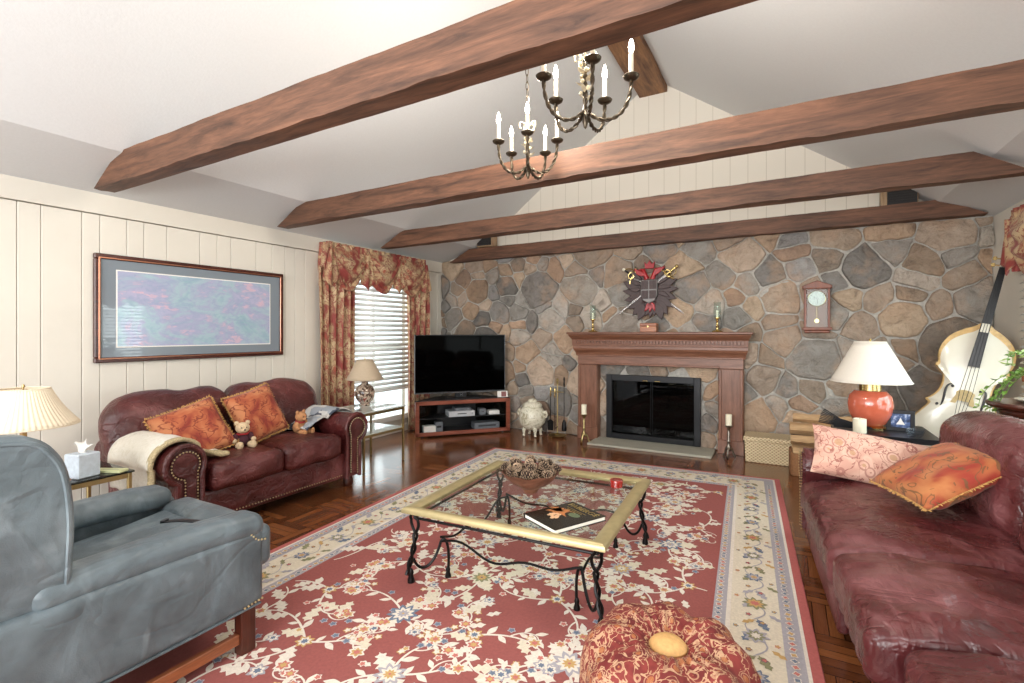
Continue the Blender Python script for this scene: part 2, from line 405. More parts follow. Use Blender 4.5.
pal = ['#b8a28c', '#b1a598', '#c6ac8e', '#bda690', '#b3a99c', '#c2ab93', '#a8a096',
       '#a08e7c', '#ab9783', '#a08a73', '#958778', '#8d8882', '#84807b', '#b08f73', '#ab8d70', '#86807a', '#969088', '#969391', '#a3907c', '#a0836c', '#938f88', '#b09376']
bm = bm_new(); lay = bm.loops.layers.float_color.new('stone')
def pt(x, zz, y): return (x, y, zz)
for p, r in seeds:
    poly = [Vector(q) for q in ((XL, 0), (XR, 0), (XR, 2.51), (XL, 2.51))]
    for q, s in seeds:
        if q is p: continue
        d = q-p
        if d.length > 1.4: continue
        b = (q.dot(q)-p.dot(p)-(s*s-r*r))/2
        poly = clip(poly, d, b)
        if len(poly) < 3: break
    if len(poly) < 3: continue
    cx = sum((q for q in poly), Vector((0, 0)))/len(poly)
    if FX0 < cx.x < FX1 and cx.y < FZ1: continue
    ins = [q for q in poly if FX0 < q.x < FX1 and q.y < FZ1]
    if ins:
        opts = [(FX0-cx.x, Vector((1, 0)), FX0), (cx.x-FX1, Vector((-1, 0)), -FX1), (cx.y-FZ1, Vector((0, -1)), -FZ1)]
        _, a, b = max(opts, key=lambda o: o[0]); poly = clip(poly, a, b)
        if len(poly) < 3: continue
    poly = [tuple(q) for q in poly]
    # jagged inset outline with knocked-off corners
    g = random.uniform(.003, .011); q = shrink(poly, g)
    A = sum(q[i][0]*q[(i+1) % len(q)][1]-q[(i+1) % len(q)][0]*q[i][1] for i in range(len(q)))/2
    if A < .0025: continue
    def chaikin(q, k):
        o = []
        for i in range(len(q)):
            a, b = Vector(q[i]), Vector(q[(i+1) % len(q)]); o += [tuple(a.lerp(b, k)), tuple(a.lerp(b, 1-k))]
        return o
    q = chaikin(chaikin(q, random.uniform(.07, .15)), .25)
    o = []
    for i in range(len(q)):
        a, b = Vector(q[i]), Vector(q[(i+1) % len(q)]); o.append(a)
        if (b-a).length > .05:
            k = int((b-a).length/.03)
            for j in range(1, k): o.append(a.lerp(b, j/k))
    def nz(v, s, k): return noise.noise(Vector((v.x*s, v.y*s, k)))
    o = [v+Vector((nz(v, 9, 1.3), nz(v, 9, 7.7)))*.018 for v in o]
    h = random.uniform(.014, .048); tilt = Vector((random.uniform(-.08, .08), random.uniform(-.10, .10)))
    cc = sum(o, Vector((0, 0)))/len(o); col = lin(random.choice(pal)); k = random.uniform(.7, 1.15)
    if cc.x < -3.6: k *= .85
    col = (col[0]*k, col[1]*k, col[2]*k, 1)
    rings = []
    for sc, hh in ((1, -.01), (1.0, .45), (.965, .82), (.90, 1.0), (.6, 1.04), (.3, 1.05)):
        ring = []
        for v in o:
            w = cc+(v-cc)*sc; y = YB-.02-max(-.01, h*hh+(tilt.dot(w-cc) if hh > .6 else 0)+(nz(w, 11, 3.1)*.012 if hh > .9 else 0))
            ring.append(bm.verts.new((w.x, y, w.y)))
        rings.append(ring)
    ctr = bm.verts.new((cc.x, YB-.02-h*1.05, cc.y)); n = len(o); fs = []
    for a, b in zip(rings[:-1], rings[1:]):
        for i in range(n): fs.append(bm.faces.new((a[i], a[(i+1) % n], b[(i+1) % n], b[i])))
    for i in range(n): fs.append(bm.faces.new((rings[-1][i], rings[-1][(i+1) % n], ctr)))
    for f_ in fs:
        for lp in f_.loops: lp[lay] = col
# mortar bed round the firebox hole, and the firebox itself
for c0, s0 in ((((XL+FX0)/2, YB+.03, 1.255), (FX0-XL, .10, 2.51)), (((XR+FX1)/2, YB+.03, 1.255), (XR-FX1, .10, 2.51)), (((FX0+FX1)/2, YB+.03, (FZ1+2.51)/2), (FX1-FX0, .10, 2.51-FZ1))):
    box(bm, c0, s0, 0, mi=1)
m_soot = plain('sooty_firebrick', '#34302e', .9, var=.3, scale=14)
for c0, s0 in (((-1.46, YB+.62, .4), (1.2, .05, .9)), ((FX0-.03, YB+.32, .4), (.05, .6, .9)), ((FX1+.03, YB+.32, .4), (.05, .6, .9)), ((-1.46, YB+.32, .86), (1.2, .6, .05)), ((-1.46, YB+.32, -.01), (1.2, .6, .03))):
    box(bm, c0, s0, 0, mi=2)
st(obj('wall_back', bm, [m_stone, m_mortar, m_soot], angle=60))

# ------------------------------------------------------------------ beams
def hewn(name, pts_fn, label, cat='beam', group='rough ceiling tie beams'):
    bm = bm_new(); pts_fn(bm)
    return tag(obj(name, bm, m_beam, angle=35), label, cat, group)
def tie(y, w, z0, z1, seed):
    def f(bm):
        n = 90; vs = []; fs = []; k = 12
        for i in range(n+1):
            u = i/n; ring = []
            for q in range(k):       # section: bottom 3, side 3, top 3, side 3
                e = q % 3/3; side = q//3
                yy, zz = [(-w/2+w*e, z0), (w/2, z0+(z1-z0)*e), (w/2-w*e, z1), (-w/2, z1-(z1-z0)*e)][side]
                e2 = (zz-z0)/(z1-z0); xa = -4.50+.36*e2; xb = (1.66 if y > 6 else 1.5)-.32*e2; x = xa+(xb-xa)*u
                nn = noise.noise(Vector((x*1.7, yy*6+seed*9, zz*6)))*.013+noise.noise(Vector((x*9, yy*11+seed, zz*11)))*.009
                ring.append((x, y+yy*(1+nn*3), zz+(.06 if y < 2 else .04)*u+nn*(1 if side in (0, 2) else .3)))
            vs += ring
        for i in range(n):
            for q in range(k): fs.append((i*k+q, i*k+(q+1) % k, (i+1)*k+(q+1) % k, (i+1)*k+q))
        fs += [tuple(range(k))[::-1], tuple(range(n*k, n*k+k))]
        addv(bm, vs, fs)
    return f
hewn('tie_beam', tie(1.785, .13, 2.466, 2.675, 1), 'rough hewn timber tie beam nearest the viewer, crossing the top of the picture')
hewn('tie_beam', tie(3.30, .13, 2.466, 2.66, 2), 'reddish rough timber tie beam directly behind the smaller chandelier, second from the viewer')
hewn('tie_beam', tie(4.76, .13, 2.466, 2.65, 3), 'rough timber tie beam third from the viewer, between chandelier beam and stone wall')
hewn('tie_beam', tie(6.24, .13, 2.466, 2.64, 4), 'dark timber tie beam lying along the top of the stone wall')
def ridge(bm):
    n = 60; vs = []; fs = []
    for i in range(n+1):
        y = YF+(YB-YF)*i/n
        for dx, dz in ((-.17, 4.40), (.17, 4.40), (.17, 4.52), (-.17, 4.52)):
            nn = noise.noise(Vector((dx*9, y*3, dz*4)))*.012; vs.append((XC+dx+nn, y, dz+nn*.5))
    for i in range(n):
        for q in range(4): fs.append((i*4+q, i*4+(q+1) % 4, (i+1)*4+(q+1) % 4, (i+1)*4+q))
    fs += [(3, 2, 1, 0), (n*4, n*4+1, n*4+2, n*4+3)]
    addv(bm, vs, fs)
o = hewn('ridge_beam', ridge, 'wide brown timber ridge beam under the ceiling peak, running towards the gable'); del o['group']
m_beamy = wood('hewn_ridge', '#5b3a26', '#a8794f', .6, 'y', 4); o.data.materials[0] = m_beamy

# ------------------------------------------------------------------ windows, blinds, trims
m_blind = plain('blind_slat', '#e2e2de', .45, var=.02, bump=0); m_blind.node_tree.nodes['Principled BSDF'].inputs['Transmission Weight'].default_value = 0
def window(name, x, sgn, y0, y1, z0, z1, mull):
    w = .07; bm = bm_new()
    for c0, s0 in (((x, (y0+y1)/2, z0-w/2), (.05, y1-y0+2*w, w)), ((x, (y0+y1)/2, z1+w/2), (.05, y1-y0+2*w, w)), ((x, y0-w/2, (z0+z1)/2), (.05, w, z1-z0)), ((x, y1+w/2, (z0+z1)/2), (.05, w, z1-z0))):
        box(bm, c0, s0, .005)
    xo = x-sgn*.06
    for m in mull: box(bm, (xo, m, (z0+z1)/2), (.05, .05, z1-z0), .004)
    box(bm, (xo, (y0+y1)/2, (z0+z1)/2), (.04, y1-y0, .04), .004)
    f = st(obj(name, bm, m_white, smooth=False))
    bm = bm_new(); box(bm, (xo-sgn*.012, (y0+y1)/2, (z0+z1)/2), (.006, y1-y0, z1-z0), 0); obj('pane', bm, m_glass, f)
    return f
window('window_1', XL+.02, 1, WY0+.04, WY1-.04, WZ0+.05, WZ1, (4.85,))
window('window_2', XR-.02, -1, RY0+.04, RY1-.04, RZ0, RZ1, (3.35, 4.4))
def blind(x, y0, y1, z0, z1, label, tilt, pitch=.062, sw=.05):
    t0 = thing('venetian_blind', label, 'blind', (x, (y0+y1)/2, z0)); L = y1-y0; H = z1-z0; n = int(H/pitch)
    bm = bm_new()
    for i in range(n):
        z = .03+i*(H-.06)/(n-1)
        sheet(bm, lambda u, v: (sw*(v-.5)*math.cos(tilt), L*(u-.5), z+sw*(v-.5)*math.sin(tilt)+.003*math.cos((v-.5)*PI)), 1, 4)
    thick(obj('slats', bm, m_blind, t0), .002)
    bm = bm_new(); box(bm, (0, 0, H+.01), (.05, L, .04), .004); obj('head_rail', bm, m_white, t0)
    bm = bm_new(); box(bm, (0, 0, .0), (.045, L, .022), .004); obj('bottom_rail', bm, m_white, t0)
    for q in (-.38, 0, .38):
        bm = bm_new(); tube(bm, [(0.022, L*q, 0), (.022, L*q, H)], .0015, 4); obj('cord', bm, m_white, t0); return t0
blind(XL+.085, 4.22, 5.48, .62, 2.10, 'white venetian blind between the drapes on the plank wall', -1.0)
blind(XR-.075, RY0+.03, RY1-.03, .50, 2.08, 'wide white venetian blind on the right hand window beyond the double bass', .55)
bm = bm_new(); box(bm, (XL+.012, (YF+YB)/2, .05), (.024, YB-YF, .10), .006); st(obj('baseboard_left', bm, m_wall, smooth=False))
bm = bm_new(); box(bm, (XR-.012, (YF+YB-.1)/2, .05), (.024, YB-YF-.1, .10), .006); st(obj('baseboard_right', bm, m_wall, smooth=False))

# wall speakers tucked under the third beam on the gable ledge
m_spk = plain('speaker_cloth', '#2b2a2b', .7, scale=200); m_spkw = wood('speaker_side', '#8a6a4c', '#c0a684', .5, 'z')
for x, zz, lb in ((-3.86, 2.655, 'small dark speaker box on top of the stone wall beam, at the left'), (1.0, 2.655, 'small dark speaker box on top of the stone wall beam, at the right')):
    s = thing('speaker', lb, 'speaker', (x, 6.235, zz))
    bm = bm_new(); box(bm, (0, 0, .10), (.30, .10, .20), .006); obj('cabinet', bm, m_spkw, s, smooth=False)
    bm = bm_new(); box(bm, (-.02 if x < 0 else .02, -.052, .10), (.24, .012, .16), .003)
    for q in range(6): box(bm, (-.02 if x < 0 else .02, -.060, .04+q*.024), (.22, .006, .008), .001)
    obj('grille', bm, m_spk, s, smooth=False)

# ------------------------------------------------------------------ rug
random.seed(5)
def rugm(n, c): return plain(n, c, .95, var=.10, scale=70, bump=.35)
RM = [rugm('rug_red', '#98544f'), rugm('rug_cream', '#ddd2bd'), rugm('rug_lilac', '#aba6ac'), rugm('rug_slate', '#6e7a8e'), rugm('rug_gold', '#c7a269'), rugm('rug_green', '#8d8a68'), rugm('rug_rose', '#c4746a'), rugm('rug_ink', '#7a5a6a'), rugm('rug_ivory', '#e2d8cb'), rugm('rug_edge', '#b3605c')]
RW, RL = 3.02, 5.25
bm = bm_new(); ZB = .012
def flat(poly, z, mi):
    z += random.random()*.00018
    vs = [bm.verts.new((x, y, z)) for x, y in poly]
    try:
        f = bm.faces.new(vs); f.material_index = mi
    except ValueError: pass
def rect(x0, x1, y0, y1, z, mi): flat([(x0, y0), (x1, y0), (x1, y1), (x0, y1)], z, mi)
box(bm, (0, 0, ZB/2), (RW, RL, ZB), .004, mi=9)
z = ZB; hw, hl = RW/2, RL/2
for ins, mi in ((.045, 8), (.06, 2), (.135, 1), (.355, 8), (.375, 2), (.435, 0)):
    z += .0005; rect(-hw+ins, hw-ins, -hl+ins, hl-ins, z, mi)
def ribbon(pts, w, zz, mi):
    n = len(pts)
    for i in range(n-1):
        a, b = Vector(pts[i]), Vector(pts[i+1]); d = (b-a)
        if d.length < 1e-6: continue
        nn = Vector((-d.y, d.x)).normalized()
        wa = w*(1-.5*i/n)/2; wb = w*(1-.5*(i+1)/n)/2; e = d*.06
        flat([tuple(a-e+nn*wa), tuple(a-e-nn*wa), tuple(b+e-nn*wb), tuple(b+e+nn*wb)], zz, mi)
def leaf(c, a, L, zz, mi, lobes=3, w=.5):
    """lobed acanthus-like leaf"""
    c = Vector(c); d = Vector((math.cos(a), math.sin(a))); nn = Vector((-d.y, d.x)); n = 6*lobes; up = []; dn = []
    for i in range(n+1):
        t_ = i/n; env = math.sin(PI*min(1, t_*1.02))**.8*w*L*.5
        lob = .45+.55*abs(math.sin(PI*lobes*t_))**.6 if lobes > 1 else 1
        sweep = .05*L*math.sin(2*PI*lobes*t_)
        up.append((t_*L+sweep, env*lob)); dn.append((t_*L+sweep, -env*lob))
    for i in range(n):
        q = [up[i], up[i+1], dn[i+1], dn[i]]
        flat([tuple(c+d*x+nn*y) for x, y in q], zz, mi)
def flower(c, r, zz, cols, pet=8, rot=0):
    for k, mi in enumerate(cols):
        rr = r*(1-.30*k); n = pet*4
        flat([(c[0]+rr*(.80+.20*math.cos(pet*2*PI*i/n))*math.cos(2*PI*i/n+rot), c[1]+rr*(.80+.20*math.cos(pet*2*PI*i/n))*math.sin(2*PI*i/n+rot)) for i in range(n)], zz+.0003*k, mi)
FX, FY = hw-.435, hl-.435
def inside(p, m=.03): return abs(p[0]) < FX-m and abs(p[1]) < FY-m
def spray(p, a, L, curl, depth=0, zz=None):
    zz = zz or ZB+.0036
    pts = [Vector(p)]; n = 16; aa = a
    for i in range(n):
        aa += curl*(.35+1.6*(i/n)**2)/n*2.4
        q = pts[-1]+Vector((math.cos(aa), math.sin(aa)))*L/n
        if not inside(q): break
        pts.append(q)
    if len(pts) < 4: return
    ribbon(pts, .013 if depth == 0 else .009, zz, 8)
    for i in range(2, len(pts)-1, 2):
        d = pts[i+1]-pts[i]; ang = math.atan2(d.y, d.x); sd = 1 if (i//2) % 2 else -1
        q = pts[i]
        if inside(q, .10):
            r_ = random.random()
            if r_ < .5: leaf(q, ang+sd*.9, random.uniform(.05, .085), zz+.0004, 8, 1, .42)
            elif r_ < .72 and depth == 0: leaf(q, ang+sd*.8, random.uniform(.10, .14), zz+.0005, random.choice((1, 8)), 3, .62)
            elif r_ < .88: flower(q+Vector((math.cos(ang+sd*1.5), math.sin(ang+sd*1.5)))*.035, .022, zz+.0006, random.choice(((8, 6), (4, 8), (2, 3))), 5)
            elif depth == 0: spray(q, ang+sd*1.0, L*.45, -sd*1.6, 1, zz-.0002)
    if inside(pts[-1], .09): flower(pts[-1], random.uniform(.03, .045), zz+.0008, random.choice(((8, 4, 6), (2, 8, 3), (8, 6, 4))), 6)
ny, nx = 10, 5
for j in range(ny):
    for i in range(nx):
        cx = -FX+(i+.5+(.25 if j % 2 else -.25))*2*FX/nx; cy = -FY+(j+.5)*2*FY/ny
        c0 = (cx+random.uniform(-.05, .05), cy+random.uniform(-.04, .04))
        if not inside(c0, .06): continue
        a0 = random.uniform(0, 6.28); big = (i+j) % 2 == 0
        for q in range(4 if big else 3):
            spray(c0, a0+q*2*PI/(4 if big else 3), random.uniform(.34, .46), random.choice((-1, 1))*random.uniform(.7, 1.3), 0, ZB+.0034+.0001*(q+(i*3+j) % 4))
        if big:
            for q in range(2): leaf(c0, a0+.6+q*PI, .16, ZB+.0045, random.choice((1, 8)), 4, .6)
            if inside(c0, .1): flower(c0, random.uniform(.065, .085), ZB+.005, random.choice(((2, 4, 1, 7), (2, 8, 4, 6), (3, 8, 2, 4), (1, 5, 4, 7))), 9, a0)
        elif inside(c0, .06): flower(c0, .045, ZB+.005, random.choice(((8, 6, 4), (4, 8, 3))), 7, a0)
for _ in range(135):
    p = (random.uniform(-FX, FX), random.uniform(-FY, FY))
    if inside(p, .06):
        if random.random() < .6: leaf(p, random.uniform(0, 6.28), random.uniform(.05, .09), ZB+.0042, 8, 2, .55)
        else: flower(p, .02, ZB+.0042, (8, random.choice((3, 4, 6))), 5)
# border motifs
def border(side):
    n = {0: 16, 1: 16, 2: 9, 3: 9}[side]; L = (RL if side < 2 else RW)-.5
    for i in range(n):
        s = -L/2+L*(i+.5)/n; off = (hw if side < 2 else hl)-.245; sg = -1 if side % 2 else 1
        P_ = (lambda a, b: (sg*(off+b), a)) if side < 2 else (lambda a, b: (a, sg*(off+b)))
        ax = PI/2 if side < 2 else 0
        z_ = ZB+.0036; dl = L/n; pts = [P_(s-dl/2+dl*k/12, .045*math.sin(2*PI*k/12)) for k in range(13)]
        ribbon(pts, .008, z_, 2); k = i % 3
        flower(P_(s, 0), .062 if k else .05, z_+.0006, [(3, 2, 4, 7), (2, 5, 8), (5, 4, 6)][k], 8, i)
        for q in (-1, 1):
            leaf(P_(s+q*.06, .055*q), ax+q*.5, .10, z_+.0004, [5, 3, 2][k], 3, .5); leaf(P_(s+q*.09, -.06*q), ax-q*.9+PI*(q < 0), .075, z_+.0004, [2, 5, 4][(k+1) % 3], 2, .45)
            flower(P_(s+q*.12, .03*q), .016, z_+.0007, (7, random.choice((6, 4))), 5); flower(P_(s+q*.05, -.085*q), .014, z_+.0007, (random.choice((6, 3)), 4), 5)
        for kk in range(7):      # guard-band rosettes
            for b_, cc in ((.145, 8), (-.165, 8)):
                flower(P_(s-dl/2+dl*(kk+.5)/7, b_), .019, z_+.0005, (cc, random.choice((6, 3, 4))), 4, kk)
for s_ in range(4): border(s_)
RUG = obj('area_rug', bm, RM, None, (-1.388, 2.58, .001), (0, 0, math.radians(3.6)), smooth=False)
tag(RUG, 'red floral area rug with cream border under the glass coffee table', 'rug')
# ------------------------------------------------------------------ upholstery helpers
def wr(p, s=5, a=.006, k=0):
    return noise.noise(Vector((p[0]*s, p[1]*s*1.4, p[2]*s))+Vector((k, k, k)))*a
def cush(sx, sy, sz, bx=.02, by=.02, bz=.03, a=.006, k=0.0, s=7):
    """displacement that puffs a rounded box"""
    def f(p):
        x, y, z = p; X, Y, Z = 2*x/sx, 2*y/sy, 2*z/sz
        w = wr(p, s, a, k)+wr(p, s*3, a*.4, k+3)
        return (x+bx*X*(1-Y*Y)*(1-Z*Z)+w, y+by*Y*(1-X*X)*(1-Z*Z)+w, z+bz*Z*(1-X*X)*(1-Y*Y)+w)
    return f
def keyhole(R, cx, cz, wb, n=20, base=.0):
    """rolled arm outline: scroll circle (centre cx,cz radius R) over a slab of half width wb"""
    a0 = math.asin(max(-1, min(1, (-wb-cx)/R))); pts = []
    pts.append((-wb, base)); aL = math.atan2(-math.sqrt(max(0, R*R-(wb+cx)**2)) if abs(wb+cx) < R else 0, -wb-cx) if abs(-wb-cx) < R else PI
    dl = -wb-cx; dr = wb-cx
    aL = PI+math.acos(max(-1, min(1, -dl/R))) if abs(dl) < R else PI
    aR = -math.acos(max(-1, min(1, dr/R))) if abs(dr) < R else 0
    for i in range(n+1):
        a = aL+(aR-aL)*i/n; pts.append((cx+R*math.cos(a), cz+R*math.sin(a)))
    pts.append((wb, base)); return pts
def nails(bm, pts, y, r=.0065, step=.021, mtx=None):
    acc = 0
    P_ = [Vector(p) for p in pts]
    for a, b in zip(P_[:-1], P_[1:]):
        d = (b-a).length; t_ = (step-acc) if acc else 0
        while t_ < d:
            q = a.lerp(b, t_/d)
            bmesh.ops.create_icosphere(bm, subdivisions=1, radius=r, matrix=(mtx or Matrix()) @ Matrix.Translation(y(q)) ); t_ += step
        acc = (d-(t_-step))
def pillow(name, label, loc, rot, w, h, t, mat, fringe=None, group=None, cat='throw pillow'):
    root = thing(name, label, cat, loc, 0, group); root.rotation_euler = rot
    def f(s):
        def g(u, v):
            a, b = 2*u-1, 2*v-1; e = max(0, (1-a**4)*(1-b**4))**.55
            x = a*w/2*(1-.07*(1-a*a)*0-.05*(1-b*b)*abs(a)); y = b*h/2*(1-.05*(1-a*a)*abs(b))
            p = (x, y, s*(t/2*e)); d = wr(p, 9, .012, s*4)*e
            return (x, y, p[2]+d)
        return g
    bm = bm_new()
    for s in (1, -1): sheet(bm, f(s), 20, 20)
    bmesh.ops.remove_doubles(bm, verts=bm.verts[:], dist=.0004)
    obj('cover', bm, mat, root, angle=80)
    if fringe:
        bm = bm_new(); rnd = random.Random(hash(label) % 999 if 0 else len(label)); n = 54
        for sd in range(4):
            for i in range(n):
                q = -1+2*(i+.5)/n; L = .010+rnd.random()*.008; j = (rnd.random()-.5)*.014
                k = 1-.05*(1-q*q)
                if sd < 2: sg = 1 if sd else -1; a = Vector((q*w/2, sg*h/2*k, 0)); b = a+Vector((j, sg*L, (rnd.random()-.5)*.016))
                else: sg = 1 if sd == 3 else -1; a = Vector((sg*w/2*k, q*h/2, 0)); b = a+Vector((sg*L, j, (rnd.random()-.5)*.016))
                tube(bm, [a, b], [.0035, .002], 4)
        obj('fringe', bm, fringe, root)
    return root

# ------------------------------------------------------------------ loveseat by the plank wall (local x along, y back)
LS = thing('leather_loveseat', 'burgundy leather two seat sofa with nailhead trim against the plank wall', 'sofa', (-3.42, 2.53, 0), PI/2)
LWD = 1.66; HW = LWD/2; AW = .15
bm = bm_new(); soft(bm, (0, .47, .20), (LWD-.30, .86, .22), .02, 12, 2, fn=lambda p: (p[0], p[1]+wr(p, 5, .008), p[2])); soft(bm, (0, .84, .42), (LWD-.32, .20, .62), .05, 6, 2)
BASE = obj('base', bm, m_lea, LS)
for s, nm in ((-1, 'near'), (1, 'far')):
    prof = [(x*s*-1, z) for x, z in keyhole(.125, -.035, .53, .075, 22, .09)]   # scroll rolls outward
    bm = bm_new(); mt = Matrix.Translation((s*(HW-.13), 0, 0)) @ Matrix.Rotation(PI/2, 4, 'X')
    n = len(prof); vs = []; fs = []; K = 22
    cxp = sum(p[0] for p in prof)/n; czp = sum(p[1] for p in prof)/n
    for k in range(K+1):
        y = .012+.93*k/K; sc = 1-(.02 if k == 0 else 0)
        for (x, z) in prof:
            q = Vector((cxp+(x-cxp)*sc, 0, czp+(z-czp)*sc)); q.y = y-(0 if k else .0)
            pl = .006*math.sin(k*2.4+z*9)*(1 if z > .4 else .3) if 0 < k else 0
            dx = wr((x, y, z), 8, .010, s); vs.append((s*(HW-.13)+q.x*(1+pl)+dx, y, q.z+(dx if z > .3 else 0)))
    for k in range(K):
        for i in range(n): fs.append((k*n+i, k*n+(i+1) % n, (k+1)*n+(i+1) % n, (k+1)*n+i))
    fs += [tuple(range(n)), tuple(range(K*n, K*n+n))]
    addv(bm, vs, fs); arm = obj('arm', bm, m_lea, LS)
    # ruched facing ring and flat front panel with nailheads
    bm = bm_new(); ring = prof
    tube(bm, [(s*(HW-.13)+x*.97, .002+.004*math.sin(i*3), z) for i, (x, z) in enumerate(ring)], .018, 8); obj('front_welt', bm, m_lea, arm)
    bm = bm_new(); sm = shrink(prof, .042) if True else prof
    mt = Matrix.Translation((s*(HW-.13), .014, 0)) @ Matrix.Rotation(PI/2, 4, 'X')
    prism(bm, sm, 0, .022, mtx=mt, inset=.006); obj('front_panel', bm, m_lea, arm)
    bm = bm_new(); nl = shrink(prof, .036); nails(bm, nl, lambda q: (s*(HW-.13)+q.x, -.010, q.y)); obj('nailhead_trim', bm, m_nail, arm)
for s in (-1, 1):
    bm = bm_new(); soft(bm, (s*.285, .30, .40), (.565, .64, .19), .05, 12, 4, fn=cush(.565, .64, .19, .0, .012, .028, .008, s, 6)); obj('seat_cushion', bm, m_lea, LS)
    bm = bm_new()
    def bf(p, s=s):
        x, y, z = cush(.86, .26, .46, .02, .05, .035, .012, s*2, 5)(p); X = 2*p[0]/.86
        g = .018*math.exp(-((p[0]+s*.10)*9)**2)*max(0, z)*4
        return (x, y+.16*z, z-.05*max(0, X*s)**3*(z > 0)-g)
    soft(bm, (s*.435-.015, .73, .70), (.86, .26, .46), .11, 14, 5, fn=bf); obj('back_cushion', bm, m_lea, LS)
bm = bm_new(); nails(bm, [(-HW+.22, .125), (HW-.22, .125)], lambda q: (q.x, .030, q.y), .006, .024)
obj('nailhead_trim', bm, m_nail, BASE)
for sx in (-1, 1):
    for y in (.07, .88):
        bm = bm_new(); lathe(bm, [(.034, 0), (.045, .02), (.045, .05), (.035, .09), (.03, .11)], 16); obj('leg', bm, m_dkwood, LS, (sx*(HW-.13), y, 0))
def on_ls(x, y, z): return (-3.42-y, 2.53+x, z)
pillow('throw_pillow', 'orange damask fringed pillow on the loveseat beside the cream blanket', on_ls(-.47, .40, .665), (math.radians(56), math.radians(-16), PI/2-.12), .45, .43, .15, m_orange, m_fringe, 'orange damask pillows')
pillow('throw_pillow', 'orange damask fringed pillow propped between the two small teddy bears', on_ls(.06, .44, .715), (math.radians(66), math.radians(-12), PI/2+.1), .43, .43, .15, m_orange, m_fringe, 'orange damask pillows')
# teddy bears
m_fur = plain('tan_teddy_fur', '#cfb795', .95, var=.2, scale=60, bump=.6); m_knit = plain('dark_maroon_knit', '#45202a', .9, scale=120); m_furo = plain('brown_teddy_fur', '#b5835a', .95, var=.2, scale=60, bump=.6); m_red = plain('red_ribbon', '#a3242a', .5)
def ball(bm, c, r, s=(1, 1, 1), mi=0):
    bmesh.ops.create_uvsphere(bm, u_segments=16, v_segments=10, radius=r, matrix=Matrix.Translation(c) @ Matrix.Diagonal((*s, 1)))
def teddy(label, loc, rz, fur, shirt, lie=0):
    t0 = thing('teddy_bear', label, 'teddy bear', loc, rz); t0.rotation_euler = (lie, 0, rz)
    bm = bm_new(); ball(bm, (0, 0, .055), .055, (1, .85, 1.1)); ball(bm, (-.055, -.02, .08), .022, (1, 1.2, 1.5)); ball(bm, (.055, -.02, .08), .022, (1, 1.2, 1.5)); obj('body', bm, shirt, t0)
    bm = bm_new(); ball(bm, (0, -.01, .150), .048, (1.08, .95, .92)); ball(bm, (0, -.052, .138), .020, (1.1, 1, .8)); hd = obj('head', bm, fur, t0)
    for s in (-1, 1):
        bm = bm_new(); ball(bm, (s*.040, 0, .188), .018, (1, .6, 1)); obj('ear', bm, fur, t0)
        bm = bm_new(); ball(bm, (s*.042, -.075, .028), .026, (1, 1.6, 1)); ball(bm, (s*.046, -.112, .034), .026, (1, .6, 1.2)); obj('leg', bm, fur, t0)
        bm = bm_new(); ball(bm, (s*.068, -.048, .062), .019); obj('paw', bm, fur, t0)
        bm = bm_new(); ball(bm, (s*.018, -.050, .158), .005); obj('eye', bm, m_black, hd)
    bm = bm_new(); ball(bm, (0, -.071, .143), .007); obj('nose', bm, m_black, hd)
    bm = bm_new(); tube(bm, [(.038*math.cos(a), -.008+.036*math.sin(a), .106) for a in [i*PI/8 for i in range(16)]], .007, 6, closed=True); obj('collar', bm, m_red, t0)
teddy('small tan teddy bear in a dark maroon jumper sitting between the loveseat pillows', on_ls(-.17, .28, .505), PI/2-.3, m_fur, m_knit)
teddy('light brown teddy bear with a red ribbon slumped beside the patchwork throw', on_ls(.38, .34, .51), PI/2+.2, m_furo, m_furo, .15)
# cream blanket over the near arm
m_blk = damask('cream_toile_blanket', ['#cfc8b6', '#e3ddcd', '#e9e3d5', '#dfd8c6', '#efeade'], 10); m_sherpa = plain('sherpa_lining', '#bfae88', .95, var=.35, scale=110, bump=.9)
xa = -(HW-.13); t0 = thing('cream_blanket', 'cream patterned throw blanket draped over the near arm of the loveseat', 'blanket', on_ls(xa, .45, 0), PI/2)
def blf(off, y0, y1):
    def g(u, v):
        # v from outer hem, over the scroll, to inner tongue on seat
        y = y0+(y1-y0)*u-.45; R = .150+off
        if v < .3: k = v/.3; x, z = -.19+.012*math.sin(u*9+k*2)-off, .34+.19*k
        elif v < .75:
            a = PI-(v-.3)/.45*PI*.82; x, z = -.035+R*math.cos(a)*1.1, .53+R*math.sin(a)*1.05
        else: k = (v-.75)/.25; x, z = .10+.20*k+off*.3, .58-.055*k+.012*math.sin(k*6+u*4)
        w = noise.noise(Vector((u*5, v*6, 1)))*.010
        return (x+w, y, z+w*.6+off*.3)
    return g
bm = bm_new(); sheet(bm, blf(.004, .10, .62), 22, 40); bl = thick(obj('fabric', bm, m_blk, t0, angle=80), .012)
bm = bm_new(); sheet(bm, blf(.000, .07, .12), 4, 40); thick(obj('sherpa_edge', bm, m_sherpa, t0, angle=80), .022)
